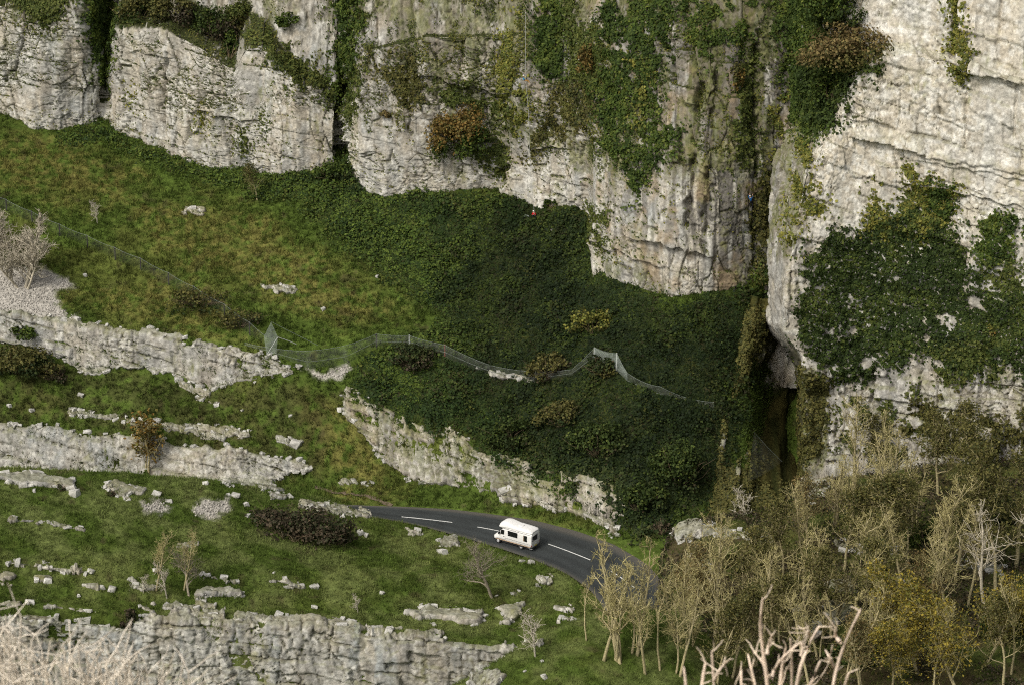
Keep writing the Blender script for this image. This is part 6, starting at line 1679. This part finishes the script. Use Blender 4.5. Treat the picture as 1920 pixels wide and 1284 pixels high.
# ------------------------------------------------------------------ people
SKIN = plain('skin', (0.42, 0.24, 0.16), 0.6)
def person(label, loc, J, shirt, trousers, helmet, shoe=(0.03, 0.03, 0.03)):
    """J: joint name -> local point (x right, y away from the camera, z up); one continuous skinned body"""
    J = {k: np.array(v, float) for k, v in J.items()}
    names, verts, rad, reg, edges = {}, [], [], [], []
    def add(k, p, r, g):
        names[k] = len(verts); verts.append(tuple(p)); rad.append(r); reg.append(g); return names[k]
    def con(a, b): edges.append((names[a], names[b]))
    add('hip', J['hip'], (0.15, 0.12), 1); add('waist', J['hip'] * .55 + J['chest'] * .45, (0.13, 0.10), 0); add('chest', J['chest'], (0.16, 0.12), 0)
    add('neck', J['neck'], (0.055, 0.055), 2); hd = J['head']; add('jaw', J['neck'] * .45 + hd * .55, (0.07, 0.075), 2); add('head', hd, (0.085, 0.10), 2); add('top', hd + (hd - J['neck']) * 0.45, (0.06, 0.07), 2)
    for a, b in (('hip', 'waist'), ('waist', 'chest'), ('chest', 'neck'), ('neck', 'jaw'), ('jaw', 'head'), ('head', 'top')): con(a, b)
    for s in 'lr':
        add('sh' + s, J['sh' + s], (0.065, 0.065), 0); add('el' + s, J['el' + s], (0.045, 0.045), 0); add('wr' + s, J['wr' + s], (0.03, 0.03), 2)
        d = unit(J['wr' + s] - J['el' + s]); add('pa' + s, J['wr' + s] + d * 0.08, (0.04, 0.022), 2)
        con('chest', 'sh' + s); con('sh' + s, 'el' + s); con('el' + s, 'wr' + s); con('wr' + s, 'pa' + s)
        sd = unit(np.cross(d, np.array([0.1, 1, 0.2]))); cu = unit(np.cross(sd, d))
        for i, (o_, ln) in enumerate(((-.03, .065), (-.01, .078), (.01, .072), (.03, .058))):
            k = 'f%s%d' % (s, i); b0 = J['wr' + s] + d * 0.09 + sd * o_
            add(k, b0 + d * ln * .55, (0.009, 0.009), 2); add(k + 't', b0 + d * ln * .8 + cu * 0.03, (0.008, 0.008), 2); con('pa' + s, k); con(k, k + 't')
        add('th' + s, J['wr' + s] + d * 0.05 + sd * -0.055, (0.011, 0.011), 2); add('tt' + s, J['wr' + s] + d * 0.08 + sd * -0.07 + cu * 0.02, (0.009, 0.009), 2); con('wr' + s, 'th' + s); con('th' + s, 'tt' + s)
        add('tg' + s, J['hip'] * .5 + J['kn' + s] * .5 + 0, (0.085, 0.085), 1); add('kn' + s, J['kn' + s], (0.06, 0.06), 1); add('an' + s, J['an' + s], (0.042, 0.042), 1); add('to' + s, J['to' + s], (0.04, 0.035), 3)
        add('he' + s, J['an' + s] + unit(J['an' + s] - J['kn' + s]) * 0.06, (0.045, 0.04), 3)
        con('hip', 'tg' + s); con('tg' + s, 'kn' + s); con('kn' + s, 'an' + s); con('an' + s, 'he' + s); con('he' + s, 'to' + s)
    me = bpy.data.meshes.new('person'); me.from_pydata(verts, edges, [])
    o = bpy.data.objects.new('person', me); COL.objects.link(o)
    sk = o.modifiers.new('s', 'SKIN'); sk.use_smooth_shade = True
    for i, r in enumerate(rad):
        me.skin_vertices[0].data[i].radius = r; me.skin_vertices[0].data[i].use_root = (i == 0)
    o.modifiers.new('d', 'SUBSURF').levels = 1
    dg = bpy.context.evaluated_depsgraph_get(); dg.update()
    bme = bpy.data.meshes.new_from_object(o.evaluated_get(dg))
    o.modifiers.clear(); o.data = bme
    for c in (shirt, trousers, None, shoe):
        bme.materials.append(SKIN if c is None else plain('cloth', c, 0.85, 0.2))
    sv = np.array(verts); rg = np.array(reg)
    for p in bme.polygons:
        p.material_index = int(rg[np.argmin(((sv - np.array(p.center)) ** 2).sum(1))])
    o.location = loc; tag(o, label, 'person')
    bm = bmesh.new(); bmesh.ops.create_uvsphere(bm, u_segments=14, v_segments=9, radius=0.14, matrix=Matrix.Diagonal((1, 1.15, 0.95, 1)))
    bmesh.ops.delete(bm, geom=[v for v in bm.verts if v.co.z < -0.02], context='VERTS')
    m = bpy.data.meshes.new('helmet'); bm.to_mesh(m); bm.free()
    h = link('helmet', m, plain('helmet', helmet, 0.35, 0.5), o); h.location = hd + (hd - J['neck']) * 0.2
    t = np.linspace(0, 2 * math.pi, 15); w = J['hip'] * .8 + J['chest'] * .2
    tube_obj('harness', np.stack([w[0] + 0.17 * np.cos(t), w[1] + 0.15 * np.sin(t), w[2] + 0 * t], 1), 0.025, TRIMD, o)
    return o
p, n = on('cliff', 983, 146, True)
c1 = p + np.array([-0.1, -1.9, 0.0])
person('climber in a blue shirt and ochre trousers hanging seated on a rope', c1, dict(hip=(0, 0, 0), chest=(-.14, 0, .40), neck=(-.14, .0, .55), head=(-.10, .04, .70), shl=(-.15, -.17, .46), shr=(-.13, .17, .47), ell=(.08, -.22, .28), wrl=(.16, -.06, .46), elr=(-.0, .18, .76), wrr=(.12, .1, 1.0),
       knl=(.42, -.12, .06), knr=(.40, .12, .12), anl=(.80, -.12, -.26), anr=(.76, .14, -.12), tol=(.93, -.1, -.16), tor=(.88, .18, -.02)), (0.03, 0.25, 0.48), (0.42, 0.22, 0.05), (0.75, 0.72, 0.62))
p, n = on('cliff', 1403, 376, True)
c2 = p + n * 0.35 + np.array([0, -0.55, 0])
person('climber in dark blue with black trousers spread on the streaky wall', c2, dict(hip=(0.05, 0, 0), chest=(-.08, .0, .42), neck=(-.1, .03, .56), head=(-.12, .08, .72), shl=(-.26, .02, .48), shr=(.10, .02, .5), ell=(-.36, .14, .70), wrl=(-.24, .26, .92), elr=(.28, .16, .62), wrr=(.24, .3, .84),
       knl=(-.16, .1, -.32), knr=(.22, .16, -.28), anl=(-.02, .1, -.74), anr=(.26, .06, -.70), tol=(-.06, .24, -.78), tor=(.3, .2, -.74)), (0.01, 0.07, 0.20), (0.008, 0.008, 0.016), (0.5, 0.5, 0.48))
g0 = on('hillside', 1001, 409)
c3 = g0 + np.array([0, -0.4, 0.36])
person('seated person in a red top and white helmet at the cliff foot', c3, dict(hip=(0.02, 0, .12), chest=(-.03, -.02, .52), neck=(-.04, -.03, .66), head=(-.06, -.02, .82), shl=(-.21, -.04, .58), shr=(.16, .0, .58), ell=(-.26, -.24, .36), wrl=(-.08, -.34, .48), elr=(.26, -.2, .34), wrr=(.08, -.34, .44),
       knl=(-.16, -.42, .44), knr=(.2, -.42, .40), anl=(-.18, -.62, .02), anr=(.24, -.62, .0), tol=(-.2, -.8, -.02), tor=(.26, -.8, -.04)), (0.55, 0.012, 0.02), (0.012, 0.016, 0.03), (0.78, 0.78, 0.72))
ROPE = plain('climbing_rope', (0.45, 0.45, 0.42), 0.8)
top = on('cliff', 985, 20) + np.array([0, -0.9, 0]); hand = c1 + np.array([0.2, -0.05, 0.5])
rt = tube_obj('rope', [top, (top + hand) / 2, hand], 0.02, ROPE); tag(rt, 'taut climbing rope above the blue-shirted climber', 'rope')
z = c3 + np.array([0, -0.3, 0.5]); a = np.linspace(0, 1, 14)[:, None]
L = hand * (1 - a) + z * a; L[:, 1] -= 0.9 * np.sin(a[:, 0] * math.pi); L[:, 0] += 0.12 * np.sin(a[:, 0] * 7)
rt = tube_obj('rope', L, 0.02, ROPE); tag(rt, 'slack climbing rope dropping to the seated person', 'rope')
# bag beside the seated person
gp = on('hillside', 985, 405)
bm = bmesh.new(); bmesh.ops.create_icosphere(bm, subdivisions=2, radius=0.3, matrix=Matrix.Diagonal((1.5, 0.8, 0.55, 1)))
for v in bm.verts: v.co *= 1 + 0.18 * math.sin(v.co.x * 9 + v.co.y * 13 + v.co.z * 7)
m = bpy.data.meshes.new('rope_bag'); bm.to_mesh(m); bm.free()
o = link('rope_bag', m, plain('bag_cloth', (0.28, 0.32, 0.27), 0.9)); o.location = gp + np.array([0, -0.3, 0.12]); tag(o, 'pale rope bag lying beside the seated person', 'bag')

# ------------------------------------------------------------------ the near clifftop below the camera, with dry shrubs
X = np.linspace(-50, 50, 60); Yv = np.array([-25, -8, 0, 4, 9, 14, 19, 22.5, 23.5, 24.0, 24.3])
Zv = np.array([128.2, 128.1, 127.9, 125.6, 122.9, 120.3, 117.7, 116.0, 112, 60, -26])
Xg, Yg = np.meshgrid(X, Yv); Zg = np.broadcast_to(Zv[:, None], Xg.shape).copy()
Zg[:7] += 0.25 * fbm(Xg[:7] / 3, Yg[:7] / 3, None, 3, 2) - 0.2
P = np.stack([Xg, Yg + 0.4 * fbm(Xg / 4, Zg / 8, None, 3, 4), Zg], -1)
sheet_obj('clifftop', P, orient(P) * 1.0, np.broadcast_to(np.array([0.16, 0.13, 0.07]), P.shape), M_GROUND, None, None, 'structure', smooth=True)
def zground(y): return float(np.interp(y, Yv, Zv))
DRY = np.array([0.95, 0.85, 0.70])
M_DRY = attr_mat('bleached_twig', 0.9, 9.0, 0.8, 1.12, spec=0.1)
ANT = [[(1443, 1330), (1440, 1249), (1423, 1193), (1417, 1176), (1423, 1156), (1430, 1123)], [(1437, 1226), (1442, 1208), (1447, 1189)], [(1448, 1270), (1453, 1256), (1467, 1229), (1500, 1203)], [(1490, 1330), (1493, 1284), (1500, 1229), (1517, 1193), (1530, 1176)],
       [(1517, 1193), (1515, 1182), (1513, 1172)], [(1500, 1320), (1513, 1284), (1533, 1263), (1538, 1240)], [(1555, 1330), (1557, 1284), (1563, 1249), (1577, 1203), (1597, 1166), (1613, 1146)], [(1342, 1330), (1340, 1284), (1337, 1249), (1333, 1223)], [(1340, 1275), (1347, 1259), (1358, 1243)],
       [(1308, 1330), (1313, 1284), (1323, 1243)], [(1425, 1310), (1417, 1284), (1403, 1229)], [(1290, 1330), (1287, 1284), (1283, 1252)], [(1575, 1330), (1580, 1284), (1593, 1261)], [(1440, 1255), (1430, 1240), (1413, 1221)], [(1395, 1330), (1390, 1284), (1388, 1258)], [(1460, 1310), (1462, 1260), (1470, 1228), (1472, 1215)],
       [(1480, 1330), (1484, 1290), (1486, 1230), (1483, 1198)], [(1563, 1249), (1556, 1230), (1548, 1218)], [(1577, 1203), (1566, 1190), (1567, 1180)], [(1500, 1229), (1506, 1212), (1504, 1205)]]
root = empty('antler_shrub', (2.3, 20.2, zground(20.2))); tag(root, 'bleached antler-like dead branches poking up at the bottom edge', 'dead shrub')
o0 = np.array(root.location)
for k, L in enumerate(ANT):
    r_ = np.random.default_rng(k); y0 = 20.0 + r_.uniform(-.45, .45)
    pts = np.array([W(x + r_.normal() * 1.2, y, y0 + 0.12 * r_.normal()) for x, y in L])
    if L[0][1] > 1300: pts = np.vstack([[pts[0][0], y0, zground(y0) - 0.1], pts])
    pts = resample(pts, 14) if len(pts) > 2 else pts
    n_ = len(pts); rr = (0.024 if L[0][1] > 1300 else 0.017) * np.linspace(1, 0.5, n_) * (1 + 0.14 * r_.normal(size=n_))
    V, f = tubes([pts - o0], [np.abs(rr)], 7)
    tipc = len(V); V = np.vstack([V, pts[-1] - o0 + (pts[-1] - pts[-2]) * 0.25])
    me = np_mesh('branch', V, f, 4, np.tile(DRY * np.array([0.95, 0.86, 0.82]) * r_.uniform(0.85, 1.1), (len(V), 1)), True)
    bm = bmesh.new(); bm.from_mesh(me); bm.verts.ensure_lookup_table()
    for i in range(7): bm.faces.new((bm.verts[tipc - 7 + i], bm.verts[tipc - 7 + (i + 1) % 7], bm.verts[tipc]))
    bm.to_mesh(me); bm.free()
    b_ = link('branch', me, M_DRY, root)
    tw = [grow(r_, pts[r_.integers(n_ // 3, n_)] - o0, unit(pts[-1] - pts[0]) + 0.8 * r_.normal(size=3) * np.array([1, .4, 1]), r_.uniform(0.08, 0.24), 5, 0.18, 0.04) for _ in range(5)]
    V, f = tubes(tw, np.tile(np.linspace(0.009, 0.004, 5), (5, 1)), 4)
    link('twigs', np_mesh('twigs', V, f, 4, np.tile(DRY * np.array([0.9, 0.84, 0.78]), (len(V), 1)), True), M_DRY, b_)['kind'] = 'stuff'

def dry_shrub(label, px0, px1, tops, ydist, n, seed):
    """mass of thin pale stems; tops: height profile (px, row)"""
    r_ = np.random.default_rng(seed)
    tp = np.array(tops, float)
    L, R_l, L2, R2 = [], [], [], []
    for i in range(n):
        x = r_.uniform(px0, px1); y = ydist + r_.uniform(-1.2, 1.2)
        top = np.interp(x, tp[:, 0], tp[:, 1]) + abs(r_.normal()) * 26
        e = W(x + r_.normal() * 12, top, y)
        b = np.array([W(x, 1284, y)[0] + r_.normal() * 0.15, y, zground(y) - 0.05])
        t = np.linspace(0, 1, 8)[:, None]
        s = b * (1 - t) + e * t + np.cumsum(r_.normal(size=(8, 3)) * 0.035, 0) * np.array([1, 1, 0.3])
        L.append(s); R_l.append(np.linspace(0.014, 0.006, 8))
        for q in range(7):
            k = r_.integers(3, 8)
            L2.append(grow(r_, s[k], unit(e - b) + 0.7 * r_.normal(size=3), r_.uniform(0.15, 0.5), 4, 0.25, 0.05)); R2.append(np.linspace(0.007, 0.004, 4))
    base = np.array([np.mean([l[0][0] for l in L]), ydist, zground(ydist)])
    root = empty('dry_shrub', base); tag(root, label, 'dead shrub')
    V, f = tubes(np.array(L) - base, R_l, 4); link('stem', np_mesh('stem', V, f, 4, DRY * (0.8 + 0.4 * np.repeat(r_.random(len(L)), 32))[:, None]), M_DRY, root)
    V, f = tubes(np.array(L2) - base, R2, 3); link('twigs', np_mesh('twigs', V, f, 4, DRY * (0.75 + 0.45 * np.repeat(r_.random(len(L2)), 12))[:, None]), M_DRY, root)['kind'] = 'stuff'
dry_shrub('pale bleached shrub of tangled stems in the bottom corner', -60, 230, [(-60, 1160), (0, 1168), (40, 1205), (70, 1215), (120, 1205), (160, 1215), (230, 1250)], 18.5, 62, 3)
dry_shrub('thin pale twigs beside the bleached corner shrub', 210, 330, [(210, 1240), (270, 1255), (330, 1268)], 19, 26, 4)
